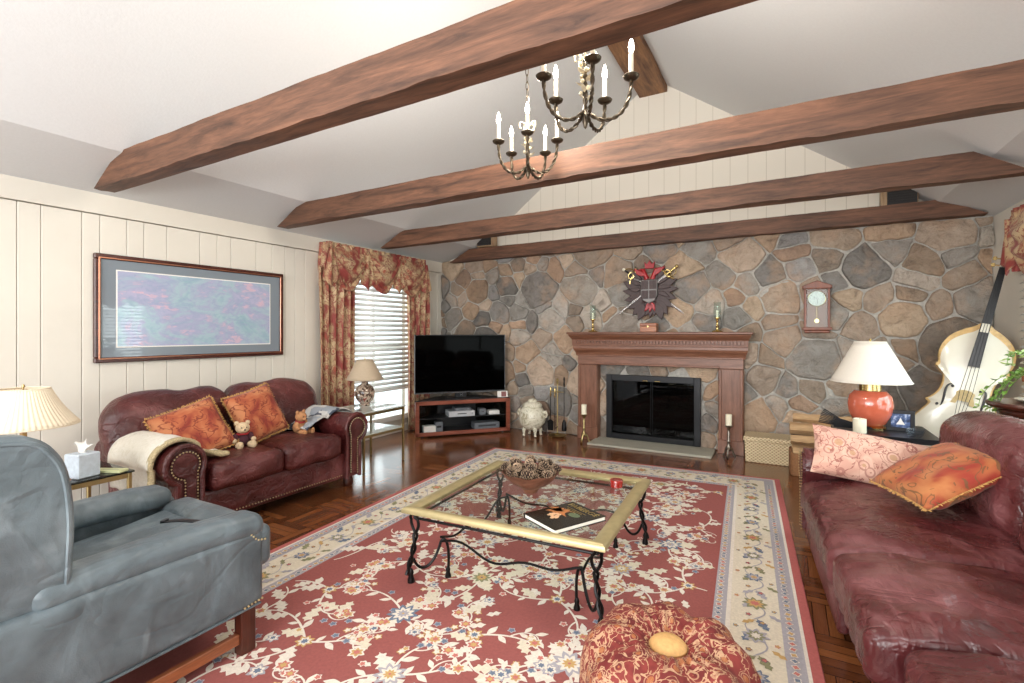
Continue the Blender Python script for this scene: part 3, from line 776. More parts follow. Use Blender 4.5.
# patchwork throw over the far arm
t = NT('patchwork'); v = t.coord(scale=(1, 1, 1)); vo = t.n('ShaderNodeTexVoronoi'); t.l(v, vo.inputs['Vector']); vo.inputs['Scale'].default_value = 8; vo.distance = 'CHEBYCHEV'
t.set(col=t.ramp(vo.outputs['Color'], [(0, '#3e4450'), (.3, '#9aa0a8'), (.5, '#c9c8c4'), (.68, '#565a66'), (.8, '#b9b4ae')], 'CONSTANT'), rough=.9); t.bump(t.noise(v, 90), .3, .003); m_patch = t.m
t0 = thing('patchwork_throw', 'grey and white patchwork throw bunched over the far arm of the loveseat', 'blanket', on_ls(HW-.13, .5, 0), PI/2)
def pf(u, v):
    y = -.30+.62*u
    if v < .45: k = v/.45; x, z = -.34+.22*k, .515+.09*k+.03*math.sin(u*5+1)
    else: a = PI-.45-(v-.45)/.55*1.9; x, z = .035+.15*math.cos(a), .53+.150*math.sin(a)
    w = noise.noise(Vector((u*6, v*7, 4)))*.035*(1-v*.7)
    return (x+w*.5, y+.03*math.sin(v*5), z+abs(w)+.008)
bm = bm_new(); sheet(bm, pf, 26, 26); thick(obj('fabric', bm, m_patch, t0, angle=80), .01)

# ------------------------------------------------------------------ blue wing recliner, left foreground (faces +Y; local x across, y forward)
RC = thing('wing_recliner', 'slate blue leather wing recliner with nailhead trim in the left foreground', 'armchair', (-2.473, .768, .014)); RC.scale = (1.066, 1.066, 1.066)
bm = bm_new()
for s in (-1, 1):
    def sp(p, s=s): return (p[0]+s*.018*math.cos(p[1]*3)*math.cos(p[2]*6)+wr(p, 4, .010, s), p[1], p[2]+.03*(p[1] < -.2)*0)
    soft(bm, (s*.375, .06, .435), (.09, 1.06, .31), .028, 12, 3, fn=sp)
    soft(bm, (s*.372, .585, .505), (.085, .10, .17), .035, 6, 3)
soft(bm, (0, .50, .36), (.70, .12, .15), .03, 8, 3, fn=lambda p: (p[0], p[1]+wr(p, 6, .01), p[2]))
soft(bm, (0, .0, .37), (.70, 1.0, .13), .03, 6, 2)
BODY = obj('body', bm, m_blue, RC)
bm = bm_new(); nails(bm, [(.06, .292), (.578, .292)], lambda q: (.426+.0, q.x, q.y), .0055, .017) if 0 else None
nails(bm, [(.53, .575), (.555, .545), (.60, .535)], lambda q: (.420, q.x, q.y), .0055, .015)
obj('nailhead_trim', bm, m_nail, BODY)
bm = bm_new(); nails(bm, [(.50, .292), (.585, .30)], lambda q: (.424, q.x, q.y), .0055, .015); obj('nailhead_trim', bm, m_nail, BODY)
bm = bm_new(); tube(bm, [(.42, -.45, .284), (.425, .0, .283), (.42, .57, .283)], .006, 6); obj('piping', bm, m_blue, BODY)
for s in (-1, 1):
    bm = bm_new()
    def af(p, s=s): 
        w = wr(p, 6, .008, s*3); return (p[0]+w, p[1], p[2]+w-.012*max(0, p[1]/.32)**3)
    soft(bm, (s*.352, .225, .612), (.150, .75, .105), .05, 12, 5, fn=af); ar = obj('arm', bm, m_blue, RC)
    # wing: tall side panel with rolled front edge
    prof = [(-.60, .560), (-.08, .575), (-.045, .60), (-.036, .72), (-.034, .84), (-.048, .97), (-.080, 1.045), (-.13, 1.09), (-.21, 1.105), (-.36, 1.12), (-.52, 1.10), (-.62, 1.05)]
    def cat(P, n=6):
        out = []; m = len(P)
        for i in range(m-1):
            p0, p1, p2, p3 = [Vector(P[max(0, min(m-1, i+k))]) for k in (-1, 0, 1, 2)]
            for j in range(n):
                t_ = j/n; out.append(tuple(.5*((2*p1)+(-p0+p2)*t_+(2*p0-5*p1+4*p2-p3)*t_*t_+(-p0+3*p1-3*p2+p3)*t_**3)))
        return out+[P[-1]]
    pp = cat(prof); n = len(pp); vs = []; fs = []
    lay_ = [(-.052, .030), (-.046, .010), (-.030, 0), (.030, 0), (.046, .010), (.052, .030)]
    for xo, ins in lay_:
        q = shrink(pp, ins) if ins else pp
        for (y, z) in q: vs.append((s*.366+xo+.010*math.sin(y*5), y, z))
    L_ = len(lay_)
    for k in range(L_-1):
        for i in range(n): fs.append((k*n+i, k*n+(i+1) % n, (k+1)*n+(i+1) % n, (k+1)*n+i))
    bm = bm_new(); b_, _ = addv(bm, vs, fs); bm.faces.new(b_[:n]); bm.faces.new(b_[-n:])
    wg = obj('wing', bm, m_blue, RC)
    bm = bm_new(); q = shrink(pp, .020)[13:]; tube(bm, [(s*.366+s*.050+.010*math.sin(y*5), y, z) for y, z in q], .006, 6); obj('piping', bm, m_blue, wg)
bm = bm_new()
soft(bm, (0, -.28, .835), (.66, .24, .74), .09, 10, 4, fn=lambda p: (p[0], p[1]-.10*p[2]+wr(p, 5, .012), p[2]+.02*math.cos(p[0]*4)), rot=(.12, 0, 0)); BK = obj('backrest', bm, m_blue, RC)
bm = bm_new(); soft(bm, (0, -.14, .62), (.58, .17, .24), .08, 8, 4, fn=cush(.58, .17, .24, 0, .02, .02, .012)); obj('lumbar_cushion', bm, m_blue, RC)
bm = bm_new(); soft(bm, (0, .22, .455), (.56, .70, .15), .06, 12, 4, fn=lambda p: (p[0], p[1], p[2]+.09*max(0, p[1]+.05)+wr(p, 6, .012))); soft(bm, (0, .60, .495), (.60, .17, .20), .07, 10, 4, fn=lambda p: (p[0], p[1]+wr(p, 7, .01), p[2])); obj('seat_cushion', bm, m_blue, RC)
for s in (-1, 1):
    for y in (.52, -.42):
        bm = bm_new(); box(bm, (s*.395, y, .203), (.050, .062, .205), .004); obj('leg', bm, m_dkwoodz, RC, smooth=False)
m_rail = wood('orange_stretcher_wood', '#6e3a22', '#b06a43', .4, 'y')
for s in (-1, 1):
    bm = bm_new(); box(bm, (s*.395, .05, .168), (.026, .88, .042), .003); obj('stretcher', bm, m_rail, RC, smooth=False)
bm = bm_new(); box(bm, (0, .05, .168), (.77, .03, .04), .003); obj('stretcher', bm, m_dkwood, RC, smooth=False)
bm = bm_new(); box(bm, (0, .05, .285), (.62, .80, .035), .004); tube(bm, [(-.25, -.3, .26), (-.25, .4, .22)], .012, 6); tube(bm, [(.25, -.3, .26), (.25, .4, .22)], .012, 6); obj('recline_mechanism', bm, m_black, RC, smooth=False)
for ch in RC.children: ch.location.z -= .0998
st_ = thing('dark_strap', 'thin black strap lying across the seat of the blue recliner', 'strap', (-2.33, 1.25, .545), -1.05)
bm = bm_new(); sheet(bm, lambda u, v: ((v-.5)*.030, (u-.5)*.26, .004+.006*math.sin(u*5)), 12, 2); thick(obj('webbing', bm, m_black, st_), .004)
bm = bm_new(); box(bm, (0, -.12, .010), (.036, .02, .008), .002); obj('buckle', bm, m_black, st_)

# ------------------------------------------------------------------ right hand sofa (local x towards the viewer, y back)
RS = thing('leather_sofa', 'long wine coloured leather sofa on the right with its back to the window', 'sofa', (.10, 3.78, 0), math.radians(-85.8))
def seat(x0, x1, yf, z, k, nm='seat_cushion'):
    w = x1-x0; bm = bm_new()
    def f(p):
        x, y, zz = p; X = 2*x/w; Y = (y+.36)/.72
        w_ = wr((x*1.2, y*.35, zz), 9, .016, k)+wr((x*2.6, y*.6+x*.7, zz), 12, .007, k+5)
        fr_ = max(0, 1-(y+.37)/.16); edge = .018*math.sin(x*60+k)*fr_*.25
        return (x+wr(p, 5, .006, k), y-(.012+edge)*(1 if zz < .1 else 0), zz+.028*(1-X*X)*(zz > 0)+w_*(zz > -.02)-.03*fr_*(zz > 0))
    soft(bm, ((x0+x1)/2, yf+.40, z-.11), (w, .80, .22), .055, 20, 5, fn=f); return obj(nm, bm, m_lea2, RS)
seat(.0, 1.16, .0, .46, 1); seat(1.17, 1.84, .005, .465, 2); seat(1.85, 2.55, .085, .455, 4)
bm = bm_new(); soft(bm, (1.25, .50, .16), (2.5, .84, .22), .03, 10, 2); soft(bm, (1.25, .97, .35), (2.55, .16, .60), .05, 10, 2)
soft(bm, (.58, .045, .18), (1.14, .05, .26), .02, 8, 2); soft(bm, (2.18, .125, .20), (.68, .06, .34), .02, 8, 2)
obj('base', bm, m_lea2, RS)
for (x0, x1, k) in ((-.20, .84, 1), (.85, 1.72, 3), (1.73, 2.6, 6)):
    w = x1-x0; bm = bm_new()
    def f(p, w=w, k=k):
        x, y, z = p; X = 2*x/w; w_ = wr((x*2.2, y, z*.7), 8, .020, k)+wr((x*5, y, z), 10, .006, k+2)
        roll = .09*max(0, z/.25)**2
        return (x, y+.20*z-.05*(1-X*X)*(1-(z/.28)**2)+w_-roll*.3, z+.02*(1-X*X)+w_*.6-.05*abs(X)**5*(z > 0))
    soft(bm, ((x0+x1)/2, .88, .67), (w, .27, .52), .12, 16, 5, fn=f); obj('back_cushion', bm, m_lea2, RS)
prof = [(x, z) for x, z in keyhole(.115, -.02, .50, .07, 20, .06)]
n = len(prof); vs = []; fs = []; K = 18
for k in range(K+1):
    y = .02+.92*k/K
    for (x, z) in prof: d = wr((x, y, z), 8, .012); vs.append((-.09+x+d, y, z+d))
for k in range(K):
    for i in range(n): fs.append((k*n+i, k*n+(i+1) % n, (k+1)*n+(i+1) % n, (k+1)*n+i))
fs += [tuple(range(n)), tuple(range(K*n, K*n+n))]
bm = bm_new(); addv(bm, vs, fs); arm = obj('arm', bm, m_lea2, RS)
bm = bm_new(); prism(bm, shrink(prof, .03), 0, .02, mtx=Matrix.Translation((-.09, .022, 0)) @ Matrix.Rotation(PI/2, 4, 'X'), inset=.006); obj('front_panel', bm, m_lea2, arm)
bm = bm_new(); nails(bm, shrink(prof, .025), lambda q: (-.09+q.x, 0, q.y), .006, .02); obj('nailhead_trim', bm, m_nail, arm)
for x in (.02, 1.25, 2.45):
    for y in (.12, .9):
        bm = bm_new(); lathe(bm, [(.03, 0), (.042, .02), (.04, .045), (.03, .07)], 14); obj('leg', bm, m_dkwood, RS, (x, y, 0))
pillow('lumbar_pillow', 'long pale pink floral pillow resting against the far arm of the wine sofa', (.50, 3.77, .605), (math.radians(58), math.radians(9), math.radians(8)), .72, .33, .14, m_pinkfl)
m_orange2 = scroll('orange_scroll_bold', ['#96301f', '#b0663a', '#bd7a48'], '#6d4a2a', '#c9743c', 9, .022, rings=0)
pillow('throw_pillow', 'orange damask pillow with gold fringe lying on the wine coloured sofa', (.705, 3.31, .665), (math.radians(29), math.radians(0), math.radians(-70)), .48, .47, .15, m_orange2, m_fringe)
# ------------------------------------------------------------------ coffee table
m_cream_gold = metal('champagne_gilt', '#c0b083', .4, .12); m_cream_gold.node_tree.nodes['Principled BSDF'].inputs['Metallic'].default_value = .55
CT = thing('coffee_table', 'square glass top coffee table with gilt frame and twisted iron legs on the rug', 'coffee table', (-1.31, 2.69, .016), math.radians(3.2))
TH = .40; HWT = .57
bm = bm_new(); w = .075
for (x0, y0, x1, y1) in ((-HWT, -HWT, HWT, -HWT), (HWT, -HWT, HWT, HWT), (HWT, HWT, -HWT, HWT), (-HWT, HWT, -HWT, -HWT)):
    a = Vector((x0, y0)); b = Vector((x1, y1)); d = (b-a).normalized(); inn = Vector((-d.y, d.x))
    sec = [(0, -.010), (0, .008), (.008, .017), (.020, .021), (.050, .016), (w-.006, .009), (w, .006), (w, -.012)]
    vs = []; 
    for p, sg in ((a, 1), (b, -1)):
        for o_, z_ in sec: q = p+inn*o_+d*o_*sg; vs.append((q.x, q.y, TH+z_))
    n = len(sec); fs = [(i, (i+1) % n, n+(i+1) % n, n+i) for i in range(n)]
    addv(bm, vs, fs)
obj('top_frame', bm, m_cream_gold, CT, angle=50)
bm = bm_new(); box(bm, (0, 0, TH+.004), (2*(HWT-w)+.02, 2*(HWT-w)+.02, .008), 0); obj('glass_top', bm, m_tglass, CT, smooth=False)
def twist(bm, pts, r, turns=30):
    """two strands wound round a path"""
    P_ = []; pts = [Vector(p) for p in pts]
    for ph in (0, PI):
        q = []
        for i, p in enumerate(pts):
            d = (pts[min(len(pts)-1, i+1)]-pts[max(0, i-1)]).normalized(); n1 = d.cross(Vector((.3, .9, .1))).normalized(); n2 = d.cross(n1); a = ph+i*turns
            q.append(p+(n1*math.cos(a)+n2*math.sin(a))*r*.62)
        tube(bm, q, r*.72, 6)
for sx in (-1, 1):
    for sy in (-1, 1):
        cx, cy = sx*(HWT-.045), sy*(HWT-.045); sgx = sx
        bm = bm_new()
        # outer S leg: crosses over itself (loop on top, twisted below), foot flicks outward
        n = 34; up = []
        for ph in (0, PI):
            q = []
            for i in range(n+1):
                t_ = i/n; z = TH-.012-(TH-.05)*t_; amp = .028*(1-t_)**.5 if t_ < .3 else .0105
                amp = .024*math.sin(PI*min(1, t_/.34)) if t_ < .34 else .009
                a = ph+max(0, t_-.34)*15
                out = -.012*math.sin(t_*PI*1.6)*(t_ > .1)+.012*max(0, t_-.7)/.3
                q.append((cx+sx*out+amp*math.cos(a)*(1 if t_ > .34 else 1), cy+sy*out*.6+amp*math.sin(a), z))
            tube(bm, q, .0085, 7)
        fx, fy = q[-1][0], q[-1][1]
        lathe(bm, [(.008, .075), (.016, .055), (.012, .04), (.019, .018), (.020, .0)], 10, mtx=Matrix.Translation((cx+sx*.012+.004, cy+sy*.007, 0)))
        obj('leg', bm, m_iron, CT)
        # inner scroll standing on its own small foot, diagonal inwards
        bm = bm_new(); ix, iy = cx-sx*.11, cy-sy*.11
        tube(bm, bez((cx-sx*.004, cy, .13), (cx-sx*.03, cy-sy*.02, .03), (ix+sx*.03, iy+sy*.02, .06), (ix, iy, .20), 12)+bez((ix, iy, .20), (ix-sx*.012, iy-sy*.01, .235), (ix-sx*.05, iy-sy*.03, .22), (ix-sx*.035, iy-sy*.02, .02), 10), .008, 7)
        lathe(bm, [(.008, .06), (.014, .045), (.011, .03), (.017, .012), (.017, .0)], 10, mtx=Matrix.Translation((ix-sx*.035, iy-sy*.02, 0)))
        obj('leg_scroll', bm, m_iron, CT)
for k in range(4):
    a0 = k*PI/2; R_ = Matrix.Rotation(a0, 4, 'Z'); e = HWT-.05
    bm = bm_new(); tube(bm, [R_ @ Vector((-e, -e, TH-.045)), R_ @ Vector((e, -e, TH-.045))], .0075, 8)
    pts = []
    for i in range(25):
        q = -1+2*i/24; pts.append(R_ @ Vector((q*(e-.105), -e+.105, .215-.055*math.cos(q*PI*.5)**2+.018*math.sin(q*7))))
    tube(bm, pts, .0068, 7); obj('stretcher', bm, m_iron, CT)
TT = CT.location.z+TH+.0085
def ct(x, y, z=0): c, s = math.cos(math.radians(3.2)), math.sin(math.radians(3.2)); return (-1.31+c*x-s*y, 2.69+s*x+c*y, TT+z)

# bowl with pine cones
m_terra = wood('turned_wood_bowl', '#5a3325', '#8f5f48', .45, 'x', 5)
BWL = (-1.36, 2.70)
b = thing('fluted_bowl', 'brown wooden bowl of pine cones on the glass coffee table', 'bowl', (BWL[0], BWL[1], TT)); b.scale = (1, 1, 1)
bm = bm_new(); lathe(bm, [(.0, .004), (.045, .0), (.050, .004), (.060, .020), (.10, .060), (.165, .105), (.205, .125), (.208, .131), (.200, .131), (.172, .096), (.125, .058), (.07, .03), (0, .026)], 48, fn=lambda p, a: Vector((p.x*(1+.035*math.cos(8*a)*min(1, p.z*10)), p.y*(1+.035*math.cos(8*a)*min(1, p.z*10)), p.z+.006*math.cos(8*a)*(p.z > .1))), cap=False)
obj('shell', bm, m_terra, b)
b.scale = (.86, .86, .98)
m_cone = plain('pine_cone_scales', '#36241b', .8, var=.35, scale=40); m_tip = plain('pine_cone_tips', '#b79d83', .8, var=.2)
bm = bm_new(); ga = PI*(3-math.sqrt(5)); lathe(bm, [(.004, -.028), (.012, -.02), (.015, 0), (.008, .022), (.002, .028)], 8)
for i in range(46):
    t_ = i/45; z = -.028+.056*t_; R_ = .027*math.sin(PI*(.12+.80*t_))**.7; a = i*ga; up = -.15+1.1*t_
    d = Vector((math.cos(a)*math.cos(up), math.sin(a)*math.cos(up), math.sin(up))); n1 = Vector((-math.sin(a), math.cos(a), 0)); n2 = d.cross(n1)
    o0 = Vector((0, 0, z)); base = o0+d*.004; mid = o0+d*R_*.75; tip = o0+d*R_; w_ = .0085
    addv(bm, [base-n1*.003, base+n1*.003, mid+n1*w_, mid-n1*w_, mid+n2*.003], [(0, 1, 2, 4), (0, 4, 3), (0, 3, 2, 1)], 0)
    addv(bm, [mid-n1*w_, mid+n1*w_, tip+n1*w_*.5, tip-n1*w_*.5, tip-n2*.003], [(0, 1, 2, 3), (3, 2, 4), (0, 3, 4), (1, 4, 2)], 1)
cone = obj('pine_cone', bm, [m_cone, m_tip], None, smooth=False); tag(cone, 'open brown pine cone heaped in the bowl on the coffee table', 'pine cone', 'pine cones in the bowl')
random.seed(3); spots = []; tr_ = 0
for ringn, (R_, z, cnt) in enumerate(((.0, .075, 1), (.065, .085, 5), (.13, .125, 11), (.075, .140, 6), (0, .155, 1), (.168, .158, 8), (.105, .182, 6), (.03, .200, 2))):
    for i in range(cnt):
        a = 2*PI*i/cnt+ringn*.7; rr = .93*R_*(1+random.uniform(-.06, .06)); spots.append((BWL[0]+rr*math.cos(a), BWL[1]+rr*math.sin(a), TT+z*.93+random.uniform(-.006, .006)))
for i, p in enumerate(spots):
    c0 = cone if i == 0 else dup(cone); c0.location = p; c0.rotation_euler = (random.uniform(-1.3, 1.3), random.uniform(-1.3, 1.3), random.uniform(0, 6.28)); sc = random.uniform(.85, 1.12); c0.scale = (sc, sc, sc)
# book
m_bk = plain('book_jacket_black', '#11130f', .25, var=.05, bump=0, coat=.3); m_pg = plain('book_pages', '#eeeae0', .8, var=.04); m_gt = metal('gilt_lettering', '#cdb572', .4)
bk = thing('hardcover_book', 'black art book titled in gold lying on the glass coffee table', 'book', (-1.005, 2.39, TT), math.radians(-28))
bw, bh = .265, .335
bm = bm_new(); box(bm, (0, 0, .0015), (bw, bh, .003), .001); box(bm, (0, 0, .0225), (bw, bh, .003), .001); box(bm, (-bw/2+.0015, 0, .012), (.003, bh, .021), .001); obj('cover', bm, m_bk, bk, smooth=False)
bm = bm_new(); box(bm, (.001, 0, .012), (bw-.010, bh-.010, .0175), .001); obj('page_block', bm, m_pg, bk, smooth=False)
text_mesh('title_lettering', 'FABERGÉ', .052, m_gt, bk, (0, .125, .0243), (0, 0, 0), .0002, 'CENTER', 1.05)
text_mesh('title_lettering', 'IMPERIAL EGGS', .018, m_gt, bk, (0, .085, .0243), (0, 0, 0), .0002) if 0 else None
bm = bm_new()
for q in range(3): box(bm, (-.01, .087-.014*q, .0242), (.15-.03*q, .004, .0004), 0)
obj('subtitle_lines', bm, m_gt, bk, smooth=False)
m_p1 = plain('cover_orange', '#c07a46', .4, var=.3, scale=60); m_p2 = plain('cover_peach', '#e0b48c', .4, var=.2, scale=60); m_p3 = plain('cover_green', '#5c6b50', .35)
random.seed(8)
bm = bm_new()
for i in range(26): flat([(-.06+random.gauss(0, .026)+.010*math.cos(a), .015+random.gauss(0, .022)+.010*math.sin(a)) for a in [k*PI/3 for k in range(6)]], .0243+i*.00001, 0)
for i in range(20):
    cx, cy = -.015+random.gauss(0, .035), -.055+random.gauss(0, .016); flat([(cx+.012*math.cos(a), cy+.012*math.sin(a)) for a in [k*PI/3 for k in range(6)]], .0246+i*.00001, 1)
flat([(.035+.036*math.cos(a), .035+.026*math.sin(a)) for a in [k*PI/10 for k in range(20)]], .0248, 2)
obj('cover_picture', bm, [m_p1, m_p2, m_p3], bk, smooth=False)
# red jar candle
m_rc = plain('red_glass', '#8e1c16', .12, var=.1, bump=0, coat=.6)
rc = thing('red_candle_tin', 'small round red lidded tin near the back right of the coffee table', 'tin', ct(.40, .335))
bm = bm_new(); lathe(bm, [(.0, 0), (.036, 0), (.039, .003), (.039, .030), (.0, .030)], 32, cap=False); obj('tin_body', bm, m_rc, rc)
bm = bm_new(); lathe(bm, [(.041, .027), (.041, .043), (.038, .047), (.0, .048)], 32, cap=False); obj('lid', bm, m_rc, rc)

# ------------------------------------------------------------------ tufted floor pouf
PF = thing('tufted_pouf', 'round red and gold tufted pouf on the rug in the foreground', 'pouf', (-.345, 1.715, .016), .2)
def pff(p, a):
    r = math.hypot(p.x, p.y)
    if r < 1e-6: return p
    t_ = max(0, min(1, (r-.06)/.14)); top = max(0, min(1, (p.z-.2)/.1))
    k = math.cos(8*a)*.006*t_+noise.noise(Vector((p.x*7, p.y*7, p.z*5)))*.014
    pl = math.cos(26*a)*.008*(1-abs(2*t_-.9))*top
    f = 1+k/r*1.2
    return Vector((p.x*f, p.y*f, p.z+(k*1.2+pl)*top))
prof = [(0.0, .0), (.22, .0), (.262, .02), (.285, .07), (.292, .14), (.292, .21), (.283, .27), (.258, .318), (.215, .348), (.165, .362), (.12, .358), (.088, .342), (.068, .326), (.060, .318), (0, .318)]
pr2 = []
for i in range(len(prof)-1):
    for j in range(3): pr2.append((prof[i][0]+(prof[i+1][0]-prof[i][0])*j/3, prof[i][1]+(prof[i+1][1]-prof[i][1])*j/3))
pr2.append(prof[-1])
bm = bm_new(); lathe(bm, pr2, 136, fn=pff, cap=False); obj('cushion', bm, m_pouf, PF, angle=80)
m_btn = plain('gold_brocade', '#d6a86a', .6, var=.12, scale=90, bump=.3)
bm = bm_new(); lathe(bm, [(0, .352), (.03, .350), (.050, .343), (.062, .330), (.060, .316), (0, .316)], 40, cap=False); obj('centre_button', bm, m_btn, PF)
m_fr2 = plain('gold_bullion_fringe', '#c49a4e', .7, var=.3, scale=60)
bm = bm_new()
for i in range(300):
    a = 2*PI*i/300; w_ = 1+.03*math.sin(i*1.7)
    tube(bm, [(.290*math.cos(a), .290*math.sin(a), .085), (.300*w_*math.cos(a), .300*w_*math.sin(a), .05), (.305*w_*math.cos(a+.01), .305*w_*math.sin(a+.01), .002)], .0035, 4)
o = obj('bullion_fringe', bm, m_fr2, PF); o['kind'] = 'stuff'

# ------------------------------------------------------------------ fireplace: mantel, hearth, glass screen
MT = thing('fireplace_mantel', 'carved reddish wood fireplace mantel with dentil moulding on the stone wall', 'mantel', (-1.415, 6.30, 0))
X0, X1 = -.985, 1.005
for (a, b_) in ((X0, X0+.265), (X1-.265, X1)):
    bm = bm_new(); box(bm, ((a+b_)/2, -.07, .4875), (b_-a, .14, .975), .006); box(bm, ((a+b_)/2, -.145, .08), (b_-a+.012, .02, .16), .004)
    s0 = 1 if a < 0 else -1; ie = b_-.02 if a < 0 else a+.02; oe = a+.02 if a < 0 else b_-.02
    box(bm, (ie, -.148, .565), (.03, .018, .80), .006); box(bm, (oe, -.148, .565), (.03, .018, .80), .006)
    obj('pilaster', bm, m_mantelv, MT, smooth=False)
bm = bm_new(); box(bm, (0.01, -.07, 1.043), (X1-X0-.0, .14, .132), .003)
box(bm, (.01, -.150, .992), (X1-X0-.50, .018, .024), .005); box(bm, (.01, -.150, 1.095), (X1-X0+.01, .02, .022), .005); obj('frieze', bm, m_mantel, MT, smooth=False)
bm = bm_new(); mt = Matrix.Translation((X0-.02, 0, 0)) @ Matrix(((0, 0, 1, 0), (-1, 0, 0, 0), (0, 1, 0, 0), (0, 0, 0, 1)))
crown = [(0, 1.09), (.15, 1.09), (.155, 1.115), (.165, 1.14), (.19, 1.165), (.20, 1.19), (.20, 1.22), (.21, 1.225), (.215, 1.30), (.225, 1.315), (.25, 1.335), (.268, 1.355), (.272, 1.37), (0, 1.37)]
L_ = X1-X0+.04
vs = [];
for k, (sx_, ee) in enumerate(((0, -1), (L_, 1))):
    for (d, z) in crown: vs.append((X0-.02+sx_+ee*max(0, d-.15)*.55, -d, z))
n = len(crown); fs = [(i, (i+1) % n, n+(i+1) % n, n+i) for i in range(n)]+[tuple(range(n)), tuple(range(n, 2*n))]
addv(bm, vs, fs); obj('crown_moulding', bm, m_mantel, MT, smooth=False)
bm = bm_new(); nd = 52
for i in range(nd): box(bm, (X0-.02+L_*(i+.5)/nd, -.222, 1.272), (L_/nd*.56, .022, .034), .002)
obj('dentil_moulding', bm, m_mantel, MT, smooth=False)
bm = bm_new(); box(bm, (.01, -.145, 1.386), (2.20, .31, .028), .008); obj('shelf', bm, m_mantel, MT, smooth=False)
m_hearth = plain('grey_hearth_slab', '#a9a596', .7, var=.08, scale=9)
hs = bm_new(); box(hs, (-1.43, 6.04, .014), (1.44, .44, .028), .006); o = obj('hearth_slab', hs, m_hearth); tag(o, 'flat grey stone hearth slab in front of the fireplace opening', 'hearth')
FS = thing('fireplace_screen', 'black framed fireplace glass door set in the stone surround', 'fireplace screen', (-1.46, 6.262, .03))
m_fscr = metal('black_steel', '#15171b', .4); m_fscr.node_tree.nodes['Principled BSDF'].inputs['Metallic'].default_value = .3
fw, fh, b2_ = 1.16, .82, .075
bm = bm_new()
for c0, s0 in (((-fw/2+b2_/2, 0, fh/2), (b2_, .05, fh)), ((fw/2-b2_/2, 0, fh/2), (b2_, .05, fh)), ((0, 0, fh-b2_/2), (fw-2*b2_, .05, b2_)), ((0, 0, b2_*.45), (fw-2*b2_, .05, b2_*.9))): box(bm, c0, s0, .004)
obj('frame', bm, m_fscr, FS, smooth=False)
for s in (-1, 1):
    bm = bm_new(); box(bm, (s*(fw/2-b2_)/2, .004, fh/2), (fw/2-b2_-.004, .006, fh-2*b2_+.01), .001); gd = obj('glass_door', bm, m_dkglass, FS, smooth=False)
    bm = bm_new(); box(bm, (s*.075, -.028, fh-b2_+.012), (.07, .012, .010), .003); obj('handle', bm, m_brass, gd, smooth=False)
    bm = bm_new(); tube(bm, [(s*.012, -.006, b2_), (s*.012, -.006, fh-b2_)], .004, 6); obj('edge_strip', bm, m_fscr, gd)
# log grate and log inside
lg = thing('fire_grate', 'low black iron grate inside the dark fireplace opening', 'grate', (-1.46, 6.62, .01))
bm = bm_new()
for i in range(7): tube(bm, [(-.27+.09*i, -.14, .14), (-.27+.09*i, -.12, .08), (-.27+.09*i, .14, .08), (-.27+.09*i, .16, .14)], .008, 6)
tube(bm, [(-.30, -.06, .072), (.30, -.06, .072)], .008, 6); tube(bm, [(-.30, .1, .072), (.30, .1, .072)], .008, 6)
obj('bars', bm, m_iron, lg)
for s in (-1, 1):
    for y in (-.06, .1):
        bm = bm_new(); tube(bm, [(s*.24, y, .07), (s*.24, y, .0)], .008, 6); obj('leg', bm, m_iron, lg)

# mantel ornaments
def hurricane(label, loc):
    h = thing('hurricane_candlestick', label, 'candlestick', loc, 0, 'brass hurricane candlesticks')
    bm = bm_new(); lathe(bm, [(.0, 0), (.058, .0), (.060, .008), (.045, .018), (.018, .028), (.013, .05), (.020, .065), (.013, .08), (.011, .115), (.018, .13), (.012, .142), (.024, .155), (.034, .160), (.034, .166), (.0, .168)], 28, cap=False); obj('stem', bm, m_brass, h)
    bm = bm_new(); lathe(bm, [(.030, .164), (.037, .19), (.041, .225), (.038, .265), (.034, .30), (.039, .345)], 28, cap=False); thick(obj('glass_chimney', bm, m_glass, h), .002)
    bm = bm_new(); lathe(bm, [(0, .168), (.012, .168), (.012, .25), (0, .252)], 14, cap=False); obj('candle', bm, m_wax, h)
hurricane('brass candlestick with glass chimney at the left end of the mantel shelf', (-2.19, 6.15, 1.40))
hurricane('brass candlestick with glass chimney at the right end of the mantel shelf', (-.685, 6.15, 1.40))
m_bx = wood('inlaid_box_wood', '#8e4a25', '#c07a48', .3)
wb = thing('wooden_box', 'small reddish wooden trinket box on the mantel below the eagle crest', 'box', (-1.465, 6.15, 1.40))
bm = bm_new(); box(bm, (0, 0, .035), (.20, .12, .07), .004); obj('box_body', bm, m_bx, wb, smooth=False)
bm = bm_new(); box(bm, (0, 0, .090), (.205, .125, .036), .006); obj('lid', bm, m_bx, wb, smooth=False)
bm = bm_new(); box(bm, (0, -.063, .068), (.014, .004, .018), .001); obj('clasp', bm, m_brass, wb, smooth=False)

